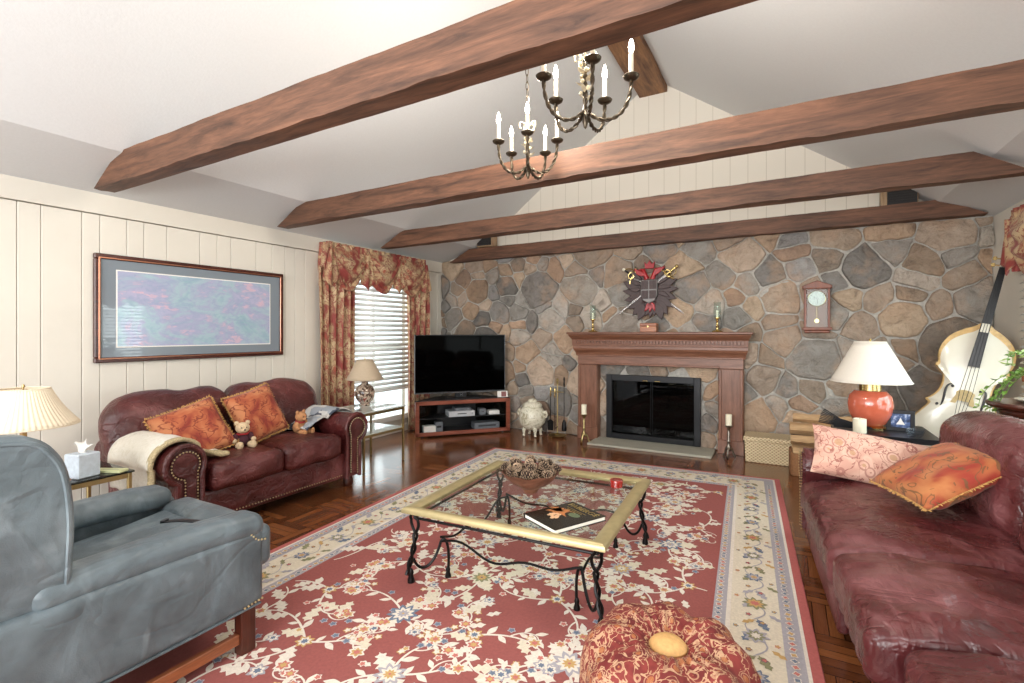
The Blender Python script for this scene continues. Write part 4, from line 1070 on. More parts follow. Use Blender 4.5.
# ------------------------------------------------------------------ eagle crest with crossed swords
m_cr = plain('dark_carved_wood', '#3d2a29', .5, var=.25, scale=30); m_crr = plain('crimson_enamel', '#9e1c22', .35); m_crs = plain('antique_silver', '#6e6a68', .4, .4)
CR = thing('heraldic_crest', 'dark and red carved two headed eagle crest hanging above the mantel', 'wall plaque', (-1.475, 6.25, 1.92)); CR.scale = (1.08, 1.08, 1.08)
RX = Matrix.Rotation(PI/2, 4, 'X')
def feather(bm, x, z, a, L, w, y0, mi=0):
    d = Vector((math.cos(a), math.sin(a))); n_ = Vector((-d.y, d.x)); P_ = []
    for i in range(13):
        t_ = i/12; P_.append(Vector((x, z))+d*L*t_+n_*w*math.sin(PI*t_**.8)*.5+n_*.012*math.sin(t_*3))
    for i in range(11, 0, -1):
        t_ = i/12; P_.append(Vector((x, z))+d*L*t_-n_*w*math.sin(PI*t_**.8)*.5+n_*.012*math.sin(t_*3))
    prism(bm, [tuple(p) for p in P_], 0, .022, mi, mtx=Matrix.Translation((0, y0, 0)) @ RX, inset=.005)
for s in (-1, 1):
    bm = bm_new()
    for i in range(8):
        a = math.radians(62-i*19); aa = a if s > 0 else PI-a
        feather(bm, s*(.07+.012*i*(i < 3)), .09-.035*i, aa, .25-.012*abs(i-3), .10, -.002*i, 0)
    for i in range(4):
        a = math.radians(48-i*24); aa = a if s > 0 else PI-a; feather(bm, s*.09, .12-.05*i, aa, .15, .05, -.024, 2)
    obj('wing', bm, [m_cr, m_cr, m_cr], CR)
    bm = bm_new(); 
    tube(bm, [(s*.03, -.02, .13), (s*.055, -.03, .19), (s*.075, -.03, .235), (s*.105, -.03, .245)], [.03, .024, .026, .012], 10); tube(bm, [(s*.10, -.03, .246), (s*.135, -.03, .232)], [.010, .003], 8)
    feather(bm, s*.05, .17, math.radians(35) if s > 0 else PI-math.radians(35), .16, .055, -.03); obj('head', bm, m_crr, CR)
    bm = bm_new()
    tube(bm, [(s*.06, -.01, -.12), (s*.12, -.015, -.17), (s*.15, -.02, -.20)], [.03, .018, .012], 8)
    for q in (-.6, 0, .6): tube(bm, [(s*.15, -.02, -.20), (s*(.15+.04*math.cos(q)), -.03, -.20-.04*math.sin(q+.6))], [.01, .004], 6)
    obj('talon', bm, m_cr, CR)
bm = bm_new()
for i in range(7): feather(bm, 0, -.12, math.radians(-90+(i-3)*17), .20-.01*abs(i-3), .085, -.004-.003*(3-abs(i-3)), 0 if i % 2 else 0)
obj('tail', bm, m_cr, CR)
bm = bm_new()
for i in range(3): feather(bm, 0, -.13, math.radians(-90+(i-1)*28), .13, .045, -.030, 0)
obj('tail_inset', bm, m_crr, CR)
bm = bm_new(); prism(bm, [(-.05, .25), (-.06, .33), (-.03, .30), (0, .345), (.03, .30), (.06, .33), (.05, .25)], 0, .03, mtx=Matrix.Translation((0, -.01, 0)) @ RX, inset=.004); obj('crown', bm, m_crr, CR)
shp = [(-.095, .12), (.095, .12), (.095, -.06), (.07, -.12), (0, -.155), (-.07, -.12), (-.095, -.06)]
bm = bm_new(); prism(bm, shp, 0, .05, mtx=Matrix.Translation((0, -.02, 0)) @ RX, inset=.008); sh = obj('shield', bm, m_crs, CR)
bm = bm_new()
for a, b_ in (((-.085, .008), (-.006, .108)), ((.006, .008), (.085, .108)), ((-.083, -.10), (-.006, -.006)), ((.006, -.10), (.083, -.006))):
    box(bm, ((a[0]+b_[0])/2, -.073, (a[1]+b_[1])/2), (b_[0]-a[0], .008, b_[1]-a[1]), .003)
    box(bm, ((a[0]+b_[0])/2, -.079, (a[1]+b_[1])/2), (.03, .006, .055), .006)
obj('shield_quarter', bm, m_cr, sh, smooth=False)
m_steel = metal('sword_steel', '#c9cacb', .25)
for s, lb, y0 in ((-1, 'sword with dark grip and brass guard, its hilt at the upper left of the crest', .0), (1, 'sword with gilt grip and guard, its hilt at the upper right of the crest', -.018)):
    sw = thing('sword', lb, 'sword', (-1.475, 6.222+y0, 1.94)); ang = s*math.radians(52)
    # local: blade along -z from origin, rotated in the wall plane
    mt = Matrix.Rotation(ang, 4, 'Y')
    bm = bm_new(); addv(bm, [(-.017, 0, .26), (0, -.005, .26), (.017, 0, .26), (0, .005, .26), (-.011, 0, -.47), (0, -.003, -.47), (.011, 0, -.47), (0, .003, -.47), (0, 0, -.53)], [(0, 1, 5, 4), (1, 2, 6, 5), (2, 3, 7, 6), (3, 0, 4, 7), (4, 5, 8), (5, 6, 8), (6, 7, 8), (7, 4, 8), (3, 2, 1, 0)], mtx=mt); obj('blade', bm, m_steel, sw, smooth=False)
    bm = bm_new(); tube(bm, bez((-.10, 0, .235), (-.06, 0, .29), (.06, 0, .25), (.10, 0, .30), 12), .009, 8, mtx=mt); tube(bm, [(.045*math.cos(a), -.012, .285+.035*math.sin(a)) for a in [i*PI/8 for i in range(16)]], .006, 6, closed=True, mtx=mt); tube(bm, bez((.05, 0, .27), (.075, 0, .32), (.06, 0, .38), (.0, 0, .40), 10), .006, 6, mtx=mt)
    obj('guard', bm, m_brass, sw)
    bm = bm_new(); tube(bm, [(0, 0, .26), (0, 0, .33), (0, 0, .40)], [.011, .014, .010], 10, mtx=mt); obj('grip', bm, m_black if s < 0 else m_brass, sw)
    bm = bm_new(); ball(bm, mt @ Vector((0, 0, .415)), .022); obj('pommel', bm, m_cream if s < 0 else m_brass, sw)

# ------------------------------------------------------------------ wall clock
m_ck = wood('clock_oak', '#6a3520', '#955234', .35, 'z'); m_face = plain('clock_face', '#d5d8d6', .4, var=.02, bump=0)
CK = thing('wall_clock', 'small peaked wooden wall clock with white dial on the stone wall', 'clock', (.30, 6.262, 1.66)); HC = .265
bm = bm_new(); box(bm, (0, .01, -.01), (.235, .02, .46), .004)
for s in (-1, 1): box(bm, (s*.108, -.025, -.01), (.022, .07, .44), .004)
obj('case', bm, m_ck, CK, smooth=False)
bm = bm_new(); prism(bm, [(-.135, .205), (.135, .205), (.135, .235), (0, .29), (-.135, .235)], 0, .10, mtx=Matrix.Translation((0, .02, 0)) @ RX, inset=.006); box(bm, (0, -.03, .208), (.25, .09, .016), .004); obj('pediment', bm, m_ck, CK, smooth=False)
bm = bm_new(); box(bm, (0, -.028, -.225), (.27, .10, .03), .005); box(bm, (0, -.024, -.255), (.235, .08, .03), .012); obj('plinth', bm, m_ck, CK, smooth=False)
bm = bm_new(); lathe(bm, [(0, 0), (.082, 0), (.082, .010), (.0, .010)], 40, mtx=Matrix.Translation((0, -.012, .10)) @ RX, cap=False); fc = obj('dial', bm, m_face, CK)
bm = bm_new(); tube(bm, [(.083*math.cos(a), -.022, .10+.083*math.sin(a)) for a in [i*PI/18 for i in range(36)]], .005, 8, closed=True); obj('bezel', bm, m_brass, CK)
for k, lb in enumerate(('12', '1', '2', '3', '4', '5', '6', '7', '8', '9', '10', '11')):
    a = PI/2-k*PI/6; text_mesh('numeral', lb, .020, m_black, fc, (.064*math.cos(a), -.0225, .10+.064*math.sin(a)), (PI/2, 0, 0), .0003)
bm = bm_new(); tube(bm, [(0, -.024, .10), (-.035, -.024, .112)], .0022, 5); tube(bm, [(0, -.025, .10), (.008, -.025, .048)], .0018, 5); obj('hands', bm, m_black, fc)
bm = bm_new(); tube(bm, [(0, -.012, .02), (.0, -.012, -.12)], .003, 6); lathe(bm, [(0, 0), (.022, 0), (.022, .005), (0, .005)], 20, mtx=Matrix.Translation((0, -.008, -.14)) @ RX, cap=False); obj('pendulum', bm, m_brass, CK)
bm = bm_new(); box(bm, (0, -.055, -.01), (.195, .003, .43), 0); obj('glass_front', bm, m_glass, CK, smooth=False)
# ------------------------------------------------------------------ framed picture on the plank wall
PC = thing('framed_picture', 'wide framed pastel print of water and blossoms behind glass on the plank wall', 'picture', (XL+.004, 2.637, 1.588))
pw, ph = 1.66, .865
m_fr = wood('picture_frame_wood', '#3a1d18', '#5c3026', .25, 'y'); m_frc = metal('copper_fillet', '#b77f66', .3)
m_mat = NT('grey_mount').set(col='#7f8a93', rough=.6, coat=1.0, coatr=.02).m
t = NT('pastel_print'); v = t.coord(scale=(1, 1, 1.8)); f = t.noise(v, 2.6, 5, .65, .8); g = t.noise(v, 9, 4, .6, 1.5); h_ = t.noise(t.coord(scale=(1, 1.1, 3.5)), 7, 3, .6)
c = t.ramp(f, [(.3, '#8fb2c0'), (.45, '#a9c4cd'), (.55, '#a9aecb'), (.7, '#bdb8d3')])
c = t.mix(t.ramp(g, [(.45, (0, 0, 0, 1)), (.62, (.6, .6, .6, 1))]), c, lin('#9aa8c6'))
c = t.mix(t.math('MULTIPLY', t.ramp(f, [(.5, (0, 0, 0, 1)), (.6, (1, 1, 1, 1))]), t.ramp(h_, [(.55, (0, 0, 0, 1)), (.6, (.8, .8, .8, 1))])), c, lin('#d9b9c8'))
t.set(col=c, rough=.6, coat=1.0, coatr=.02); m_print = t.m
bm = bm_new(); fwid = .042
for c0, s0 in (((.018, 0, ph/2-fwid/2), (.036, pw, fwid)), ((.018, 0, -ph/2+fwid/2), (.036, pw, fwid)), ((.018, -pw/2+fwid/2, 0), (.036, fwid, ph-2*fwid)), ((.018, pw/2-fwid/2, 0), (.036, fwid, ph-2*fwid))): box(bm, c0, s0, .006)
obj('frame', bm, m_fr, PC, smooth=False)
bm = bm_new(); q = .012; iw, ih = pw-2*fwid+.02, ph-2*fwid+.02
for c0, s0 in (((.034, 0, ih/2-.0), (.008, iw+.01, q)), ((.034, 0, -ih/2), (.008, iw+.01, q)), ((.034, -iw/2, 0), (.008, q, ih)), ((.034, iw/2, 0), (.008, q, ih))): box(bm, c0, s0, .002)
obj('fillet', bm, m_frc, PC, smooth=False)
bm = bm_new(); box(bm, (.016, 0, 0), (.008, iw, ih), 0); obj('mount', bm, m_mat, PC, smooth=False)
bm = bm_new(); box(bm, (.021, 0, 0), (.002, iw-.23, ih-.17), 0); obj('mount_bevel', bm, m_white, PC, smooth=False)
bm = bm_new(); box(bm, (.0225, 0, 0), (.002, iw-.25, ih-.19), 0); obj('print', bm, m_print, PC, smooth=False)

# ------------------------------------------------------------------ drapes and valance on the left window
def drape(label, y0, y1, z1, seed, x=XL+.10):
    t0 = thing('drape', label, 'curtain', (x, (y0+y1)/2, 0), 0, 'floor length floral drapes'); w = y1-y0; npl = max(3, round(w/.105))
    def f(u, v):
        y = (u-.5)*w*(1-.06*math.sin(v*PI)); x_ = .035*math.sin(u*npl*2*PI+seed)+.012*math.sin(u*npl*4.2*PI+seed*2+v*2)+.012*math.sin(v*4+u*6)
        return (x_+.03, y, .02+v*(z1-.02))
    bm = bm_new(); sheet(bm, f, npl*14, 24); thick(obj('fabric', bm, m_drape, t0, angle=80), .006); return t0
drape('floral red and gold drape on the near side of the left window, behind the loveseat', 3.84, 4.36, 2.15, 1)
drape('floral red and gold drape on the far side of the left window, behind the television', 5.36, 5.80, 2.15, 2.3)
def valance(name, label, x, sgn, y0, y1, zt, dep, swags, tail, thing_group=None):
    t0 = thing(name, label, 'valance', (x, y0, 0)); L = y1-y0
    bm = bm_new(); box(bm, (sgn*dep/2, L/2, zt-.01), (dep, L, .02), .002); obj('board', bm, m_white, t0, smooth=False)
    n = swags; sw = L/n*1.12
    def sc(k):
        yc = L*(k+.5)/n
        def f(u, v):
            a = 2*u-1; drop = (.16+.36*(1-abs(a)**2.2))*v+.02
            fold = .034*math.sin(v*21+a*a*7)*(.2+.8*v)*(1-.5*abs(a)); belly = .085*math.sin(PI*min(1, v*1.05))*(1-a*a)
            gath = .012*math.sin(a*30)*(abs(a) > .6)
            return (sgn*(dep+.01+belly+fold+gath+.012*(k % 2)), yc+a*sw/2*(1-.12*v), zt-drop*tail)
        return f
    for k in range(n):
        bm = bm_new(); sheet(bm, sc(k), 34, 44); thick(obj('swag', bm, m_drape, t0, angle=80), .006)
    bm = bm_new()
    sheet(bm, lambda u, v: (sgn*(dep+.022+.012*math.sin(u*L*60)+.006*math.sin(u*L*23+v*5)), u*L, zt+.012-.17*v), int(L*90), 8); thick(obj('header', bm, m_drape, t0, angle=80), .006)
    for s_, yy in ((0, 0), (1, L)):
        bm = bm_new()
        sheet(bm, lambda u, v: (sgn*((dep+.02)*u+.0), yy+(.012*math.sin(v*9+u*20))+(-.01 if s_ == 0 else .01), zt+.012-v*(.50*tail)), 18, 18); thick(obj('return', bm, m_drape, t0, angle=80), .006)
    for k in range(n+1):
        y = L*k/n; bm = bm_new()
        def jf(u, v, y=y): a = 2*u-1; return (sgn*(dep+.045+.02*math.cos(a*PI*1.5+v)), y+a*(.03+.075*v), zt-.06-v*(.36+.10*(1-abs(a)))*tail)
        sheet(bm, jf, 16, 16); thick(obj('jabot', bm, m_drape, t0, angle=80), .006)
    return t0
valance('swag_valance', 'red and gold floral swag valance over the left window', XL+.004, 1, 3.96, 5.68, 2.43, .15, 3, 1.0)
valance('swag_valance', 'red floral swag valance at the right edge of the picture above the double bass', XR-.004, -1, 2.35, 5.50, 2.38, .09, 5, 1.0)

# ------------------------------------------------------------------ television on its corner stand
TV = thing('tv_stand', 'cherry framed corner media stand with glass shelves beneath the television', 'TV stand', (-3.805, 5.56, 0), math.radians(49))
hw_, dp = .66, .44
bm = bm_new()
for c0, s0 in (((0, .012, .455), (1.32, .03, .05)), ((0, .012, .045), (1.32, .03, .05)), ((-.633, .012, .25), (.055, .03, .46)), ((.633, .012, .25), (.055, .03, .46))): box(bm, c0, s0, .004)
obj('front_frame', bm, m_cherry, TV, smooth=False)
def trap(bm, z0, z1, ins=0): prism(bm, [(-hw_+ins, .028), (hw_-ins, .028), (.30, dp), (-.30, dp)], z0, z1)
bm = bm_new(); trap(bm, .475, .487); obj('glass_top', bm, m_black, TV, smooth=False)
bm = bm_new(); trap(bm, .24, .250, .03); obj('shelf', bm, m_black, TV, smooth=False)
bm = bm_new(); trap(bm, .045, .060, .03); obj('base_shelf', bm, m_black, TV, smooth=False)
for s in (-1, 1):
    bm = bm_new(); a = Vector((s*(hw_-.035), .04)); b_ = Vector((s*.285, dp-.01)); mid = (a+b_)/2; d = b_-a
    box(bm, (mid.x, mid.y, .265), (d.length, .012, .41), 0, (0, 0, math.atan2(d.y, d.x))); obj('side_panel', bm, m_dkglass, TV, smooth=False)
bm = bm_new(); box(bm, (0, dp-.01, .265), (.56, .012, .41), 0); obj('back_panel', bm, m_black, TV, smooth=False)
for x in (-.56, .56):
    bm = bm_new(); lathe(bm, [(.02, 0), (.02, .022)], 12); obj('foot', bm, m_black, TV, (x, .05, 0))
def tvp(x, y, z): a = math.radians(49); return (-3.805+x*math.cos(a)-y*math.sin(a), 5.56+x*math.sin(a)+y*math.cos(a), z)
T = thing('television', 'large flat screen television, switched off, on the corner stand', 'television', tvp(0, .17, .4875), math.radians(49))
bm = bm_new(); box(bm, (0, .015, .475), (1.285, .035, .80), .006); box(bm, (0, .045, .42), (.7, .04, .5), .01); obj('housing', bm, m_black, T, smooth=False)
bm = bm_new(); box(bm, (0, -.006, .480), (1.262, .004, .768), 0); obj('screen', bm, m_screen, T, smooth=False)
m_sil = metal('silver_trim', '#8f9296', .3)
bm = bm_new(); box(bm, (0, -.006, .078), (1.285, .008, .008), .001); box(bm, (-.641, -.006, .475), (.005, .008, .80), .001); box(bm, (.641, -.006, .475), (.005, .008, .80), .001); obj('bezel_edge', bm, m_sil, T, smooth=False)
bm = bm_new(); prism(bm, [(-.24, -.10), (.24, -.10), (.20, .14), (-.20, .14)], 0, .012, inset=.003); obj('stand_base', bm, m_black, T, smooth=False)
bm = bm_new(); box(bm, (0, .03, .045), (.16, .03, .08), .004); obj('stand_neck', bm, m_black, T, smooth=False)
bm = bm_new()
for s in (-1, 1): tube(bm, [(s*.018+.0, -.012, .030), (s*.008, -.012, .045), (s*.018, -.012, .062)], .003, 5)
box(bm, (0, -.012, .046), (.014, .004, .006), 0); obj('emblem', bm, m_sil, T)
def gadget(name, lb, cat, x, y, z, size, m, front=None, rz=0):
    g = thing(name, lb, cat, tvp(x, y, z), math.radians(49+rz)); bm = bm_new(); box(bm, (0, 0, size[2]/2), size, .004); obj('casing', bm, m, g, smooth=False)
    if front:
        bm = bm_new(); box(bm, (0, -size[1]/2-.001, size[2]*.52), (size[0]*front[0], .004, size[2]*front[1]), .001); obj('front_slot', bm, m_black, g, smooth=False)
        bm = bm_new(); box(bm, (size[0]*.40, -size[1]/2-.002, size[2]*.5), (.018, .005, .010), .001); obj('button', bm, m_sil, g, smooth=False)
    return g
m_slv = plain('silver_plastic', '#c4c7ca', .35, var=.04); m_gry = plain('grey_plastic', '#6d7278', .4)
gadget('disc_player', 'silver disc player in the middle of the upper shelf of the media stand', 'player', -.02, .16, .250, (.36, .24, .075), m_slv, (.35, .14))
gadget('set_top_box', 'slim dark box on top of the silver disc player', 'set-top box', .0, .15, .3255, (.22, .18, .04), m_gry, (.5, .15))
gadget('video_recorder', 'silver grey video recorder on the lower right of the media stand', 'recorder', .34, .14, .060, (.36, .18, .085), m_gry, (.7, .25))
gadget('small_router', 'small grey router on the upper right shelf of the media stand', 'router', .29, .15, .250, (.09, .12, .085), m_gry, (.4, .1))
gadget('paper_stack', 'stack of white papers on the upper right shelf of the media stand', 'papers', .45, .12, .250, (.15, .12, .055), m_white)
gadget('paper_stack', 'stack of white booklets on the lower left of the media stand', 'papers', -.46, .10, .060, (.16, .12, .085), m_white)
gadget('video_tape_box', 'grey box beside the white booklets in the media stand', 'box', -.33, .12, .060, (.10, .12, .13), m_gry, (.6, .2))
g = thing('small_photo', 'small leaning white and red photo card at the right end of the media stand', 'photo', tvp(.56, .035, .4875), math.radians(49))
bm = bm_new(); box(bm, (0, 0, .045), (.15, .008, .085), .001, (-.12, 0, 0)); obj('card', bm, m_white, g, smooth=False)
bm = bm_new(); box(bm, (.015, -.007, .045), (.07, .003, .07), 0, (-.12, 0, 0)); obj('picture_area', bm, plain('dull_red_print', '#8d5a58', .5, var=.4, scale=60), g, smooth=False)

# ------------------------------------------------------------------ end tables
def end_table(label, loc, rz, w, d, h, top_m, frame_m, shelf=None):
    t0 = thing('end_table', label, 'side table', loc, rz); r = .011
    for sx in (-1, 1):
        for sy in (-1, 1):
            bm = bm_new(); box(bm, (sx*(w/2-r), sy*(d/2-r), (h-.012)/2), (2*r, 2*r, h-.012), .003); lg = obj('leg', bm, frame_m, t0, smooth=False)
    bm = bm_new()
    for z in ([h-.028]+([shelf-.010] if shelf else [])):
        for s in (-1, 1): box(bm, (0, s*(d/2-r), z), (w-4*r, 2*r*.9, .030 if z > h-.05 else .022), .002); box(bm, (s*(w/2-r), 0, z), (2*r*.9, d-4*r, .030 if z > h-.05 else .022), .002)
    obj('rail', bm, frame_m, t0, smooth=False)
    bm = bm_new(); box(bm, (0, 0, h-.006), (w+.02, d+.02, .012), .002); obj('glass_top', bm, top_m, t0, smooth=False)
    if shelf: bm = bm_new(); box(bm, (0, 0, shelf+.005), (w-.03, d-.03, .008), .001); obj('lower_shelf', bm, top_m, t0, smooth=False)
    return t0
m_ltop = plain('pale_glass_top', '#c9d2ce', .06, var=.04, bump=0, coat=.5)
end_table('brass framed glass side table between the blue recliner and the loveseat', (-3.80, 1.24, 0), 0, .56, .60, .55, m_dkglass, m_goldleaf, None)
end_table('brass legged glass side table between the loveseat and the left window', (-3.90, 3.88, 0), 0, .50, .60, .60, m_ltop, m_goldleaf, .36)
end_table('dark glass side table at the far end of the wine sofa holding the coral lamp', (.66, 4.84, 0), 0, .62, .60, .63, m_black, m_black, .25)

# ------------------------------------------------------------------ lamps
def pleated(bm, r0, z0, r1, z1, pleats=0, sag=.0):
    k = max(24, pleats*4); pts = []
    for i in range(9):
        t_ = i/8; pts.append((r0+(r1-r0)*t_-sag*math.sin(PI*t_), z0+(z1-z0)*t_))
    lathe(bm, pts, k, fn=(lambda p, a: Vector((p.x*(1+.014*math.cos(pleats*a)), p.y*(1+.014*math.cos(pleats*a)), p.z))) if pleats else None, cap=False)
m_shw = plain('white_lampshade', '#e4ddd0', .8, var=.02, scale=80, bump=.05); m_sht = plain('tan_lampshade', '#b7a58d', .8, var=.06, scale=80, bump=.1); m_shp = plain('pleated_ivory_shade', '#efe0c6', .8, var=.04, scale=60, bump=.1)
def shade(L, r0, z0, r1, z1, m, pleats=0, trim=None, sag=0):
    bm = bm_new(); pleated(bm, r0, z0, r1, z1, pleats, sag); s = thick(obj('lamp_shade', bm, m, L, angle=60), .003)
    bm = bm_new()
    for r, z in ((r0, z0), (r1, z1)): tube(bm, [(r*math.cos(a), r*math.sin(a), z) for a in [i*PI/20 for i in range(40)]], .004, 6, closed=True)
    obj('shade_trim', bm, trim or m, s)
    bm = bm_new(); tube(bm, [(0, 0, z0-.02), (0, 0, z1+.010)], .004, 6); lathe(bm, [(0, z1+.006), (.009, z1+.012), (.006, z1+.024), (0, z1+.028)], 12, cap=False); tube(bm, [(-r1, 0, z1), (r1, 0, z1)], .002, 4); obj('harp_finial', bm, m_brass, L)
# ivory pleated lamp behind the recliner
L1 = thing('table_lamp', 'table lamp with ivory pleated shade behind the blue recliner', 'lamp', (-3.80, 1.125, .5505))
bm = bm_new(); lathe(bm, [(0, 0), (.075, 0), (.078, .012), (.035, .025), (.028, .05), (.06, .09), (.078, .14), (.07, .20), (.035, .235), (.016, .25), (.014, .33), (0, .33)], 28, cap=False); obj('base', bm, plain('amber_ceramic', '#c9a268', .2, var=.2, scale=20), L1)
shade(L1, .245, .315, .115, .525, m_shp, 60, None, .012)
# tan lamp on the far side table
L2 = thing('table_lamp', 'table lamp with tan shade and painted vase base in front of the left window', 'lamp', (-4.02, 3.96, .6005))
t = NT('painted_vase'); v = t.coord(); f = t.noise(v, 22, 3, .6, 1.2); t.set(col=t.ramp(f, [(.38, '#2e2624'), (.45, '#7a5c4c'), (.55, '#cfc2ae'), (.62, '#8c3f35')]), rough=.15); m_vase = t.m
bm = bm_new(); lathe(bm, [(0, 0), (.055, 0), (.058, .012), (.05, .02), (.085, .06), (.105, .11), (.105, .15), (.085, .20), (.05, .228), (.034, .24), (.034, .255), (.052, .262), (.050, .275), (0, .28)], 32, cap=False); obj('base', bm, m_vase, L2)
bm = bm_new(); lathe(bm, [(.015, .275), (.012, .31), (0, .31)], 12, cap=False); obj('socket', bm, m_brass, L2)
shade(L2, .195, .285, .082, .495, m_sht, 0, None, .0)
# coral lamp
m_coral = plain('coral_glaze', '#c4634a', .08, var=.05, bump=0, coat=.8)
L3 = thing('table_lamp', 'round coral ceramic lamp with wide white shade in front of the stone wall', 'lamp', (.60, 4.88, .6305))
bm = bm_new(); lathe(bm, [(0, .020), (.08, .020), (.11, .045), (.146, .12), (.155, .19), (.144, .26), (.108, .30), (.07, .305), (0, .305)], 40, cap=False); obj('base', bm, m_coral, L3)
bm = bm_new(); lathe(bm, [(0, 0), (.105, 0), (.108, .012), (.085, .022), (0, .022)], 40, cap=False); obj('plinth', bm, m_brass, L3)
bm = bm_new(); lathe(bm, [(.075, .303), (.073, .38), (.0, .38)], 32, cap=False); tube(bm, [(0, 0, .38), (0, 0, .42)], .012, 8); obj('collar', bm, m_brass, L3)
shade(L3, .272, .372, .107, .690, m_shw, 0, None, 0)
# things on the tables
m_tis = plain('tissue_box_blue_white', '#cdd8e2', .6, var=.12, scale=30)
tb = thing('tissue_box', 'white and blue tissue box with a tissue pulled up beside the pleated lamp', 'tissue box', (-3.62, 1.33, .5505), .2)
bm = bm_new(); box(bm, (0, 0, .07), (.12, .12, .14), .006); obj('carton', bm, m_tis, tb, smooth=False)
bm = bm_new(); sheet(bm, lambda u, v: ((u-.5)*.10*(.5+v), .012*math.sin(u*9+v*4)+.02*(v-.5), .138+.075*v*(1-.35*abs(2*u-1))+.008*math.sin(u*14)), 16, 10); thick(obj('tissue', bm, m_white, tb, angle=80), .0015)
nb = thing('nut_dish', 'small dark red oval dish on the brass table beside the recliner', 'dish', (-3.50, 1.16, .5505), .4)
bm = bm_new(); lathe(bm, [(0, 0), (.03, 0), (.05, .012), (.072, .035), (.068, .035), (.045, .016), (0, .010)], 28, cap=False, fn=lambda p, a: Vector((p.x*1.2, p.y*.85, p.z))); obj('bowl', bm, m_terra, nb)
bm = bm_new(); ball(bm, (0, 0, .024), .045, (1.1, .8, .4)); obj('contents', bm, plain('dark_red_sweets', '#6a2420', .4, var=.5, scale=90), nb)
pd = thing('notepad', 'long pale green notepad lying on the brass table beside the tissue box', 'notepad', (-3.60, 1.455, .5505), .45)
bm = bm_new(); box(bm, (0, 0, .007), (.19, .065, .014), .002); obj('pages', bm, plain('pale_green_paper', '#cfd3a2', .7, var=.05), pd, smooth=False)
bm = bm_new(); box(bm, (0, 0, .0145), (.12, .004, .0005), 0); obj('ruled_line', bm, m_gry, pd, smooth=False)
ga_ = thing('glass_ornament', 'clear glass ornament on the side table beneath the tan shaded lamp', 'ornament', (-3.80, 3.66, .6005))
bm = bm_new(); lathe(bm, [(0, 0), (.035, 0), (.03, .015), (.05, .05), (.058, .09), (.045, .12), (.02, .14), (0, .145)], 10, cap=False); obj('body', bm, glass_mat('cut_glass', (.9, .92, .94, 1), .05), ga_, smooth=False)
bm = bm_new(); lathe(bm, [(0, .143), (.012, .150), (.010, .165), (0, .17)], 10, cap=False); obj('stopper', bm, m_slv, ga_)
cn = thing('pillar_candle', 'short cream pillar candle beside the coral lamp', 'candle', (.50, 4.60, .6305))
bm = bm_new(); lathe(bm, [(0, 0), (.042, 0), (.044, .004), (.044, .105), (.036, .108), (.03, .100), (0, .098)], 28, cap=False); obj('wax', bm, m_wax, cn)
bm = bm_new(); tube(bm, [(0, 0, .098), (.002, 0, .112)], .0015, 5); obj('wick', bm, m_black, cn)
pf_ = thing('photo_frame', 'black framed photograph standing on the dark table to the right of the coral lamp', 'photo frame', (.785, 4.82, .6305), -.12); pf_.scale = (.8, .8, .82)
bm = bm_new()
for c0, s0 in (((0, 0, .018), (.22, .016, .036)), ((0, 0, .182), (.22, .016, .036)), ((-.092, 0, .10), (.036, .016, .13)), ((.092, 0, .10), (.036, .016, .13))): box(bm, c0, s0, .003, (-.0, 0, 0))
obj('frame', bm, m_black, pf_, smooth=False)
t = NT('night_photo'); v = t.coord(); f = t.noise(v, 16, 3); t.set(col=t.ramp(f, [(.4, '#1d2a4a'), (.55, '#4f6796'), (.66, '#c9d2e6')]), rough=.3); m_ph = t.m
bm = bm_new(); box(bm, (0, .002, .10), (.150, .006, .130), 0); obj('photograph', bm, m_ph, pf_, smooth=False)
bm = bm_new(); prism(bm, [(-.035, .062), (.035, .062), (.012, .10), (0, .13), (-.012, .10)], 0, .002, mtx=Matrix.Translation((0, -.001, 0)) @ RX); obj('pale_shape', bm, m_white, pf_, smooth=False)
bm = bm_new(); box(bm, (0, .035, .08), (.03, .006, .16), .001, (.45, 0, 0)); obj('easel_back', bm, m_black, pf_, smooth=False)
cl = thing('black_fan', 'folded black hand fan on the dark table to the left of the coral lamp', 'fan', (.36, 4.66, .6305), .15)
bm = bm_new()
for i in range(9):
    a = math.radians(172-i*3.2); box(bm, (.12+.12*math.cos(a), -.0, .02+.12*math.sin(a)+.012*i*0), (.26, .010, .008), .001, (0, -a+PI, 0))
obj('ribs', bm, m_black, cl, smooth=False)
bm = bm_new(); prism(bm, [(.235, .012), (-.02, .018), (-.02, .10), (.235, .028)], 0, .006, mtx=Matrix.Translation((0, .012, 0)) @ RX); obj('leaf', bm, m_black, cl, smooth=False)
sd = thing('glass_dish', 'small cut glass dish in front of the black photo frame', 'dish', (.84, 4.62, .6305))
bm = bm_new(); lathe(bm, [(0, 0), (.035, 0), (.05, .02), (.06, .055), (.055, .055), (.04, .02), (0, .01)], 12, cap=False); obj('bowl', bm, glass_mat('crystal', (.85, .88, .92, 1), .08), sd, smooth=False)
ch_ = [lg for lg in ()]

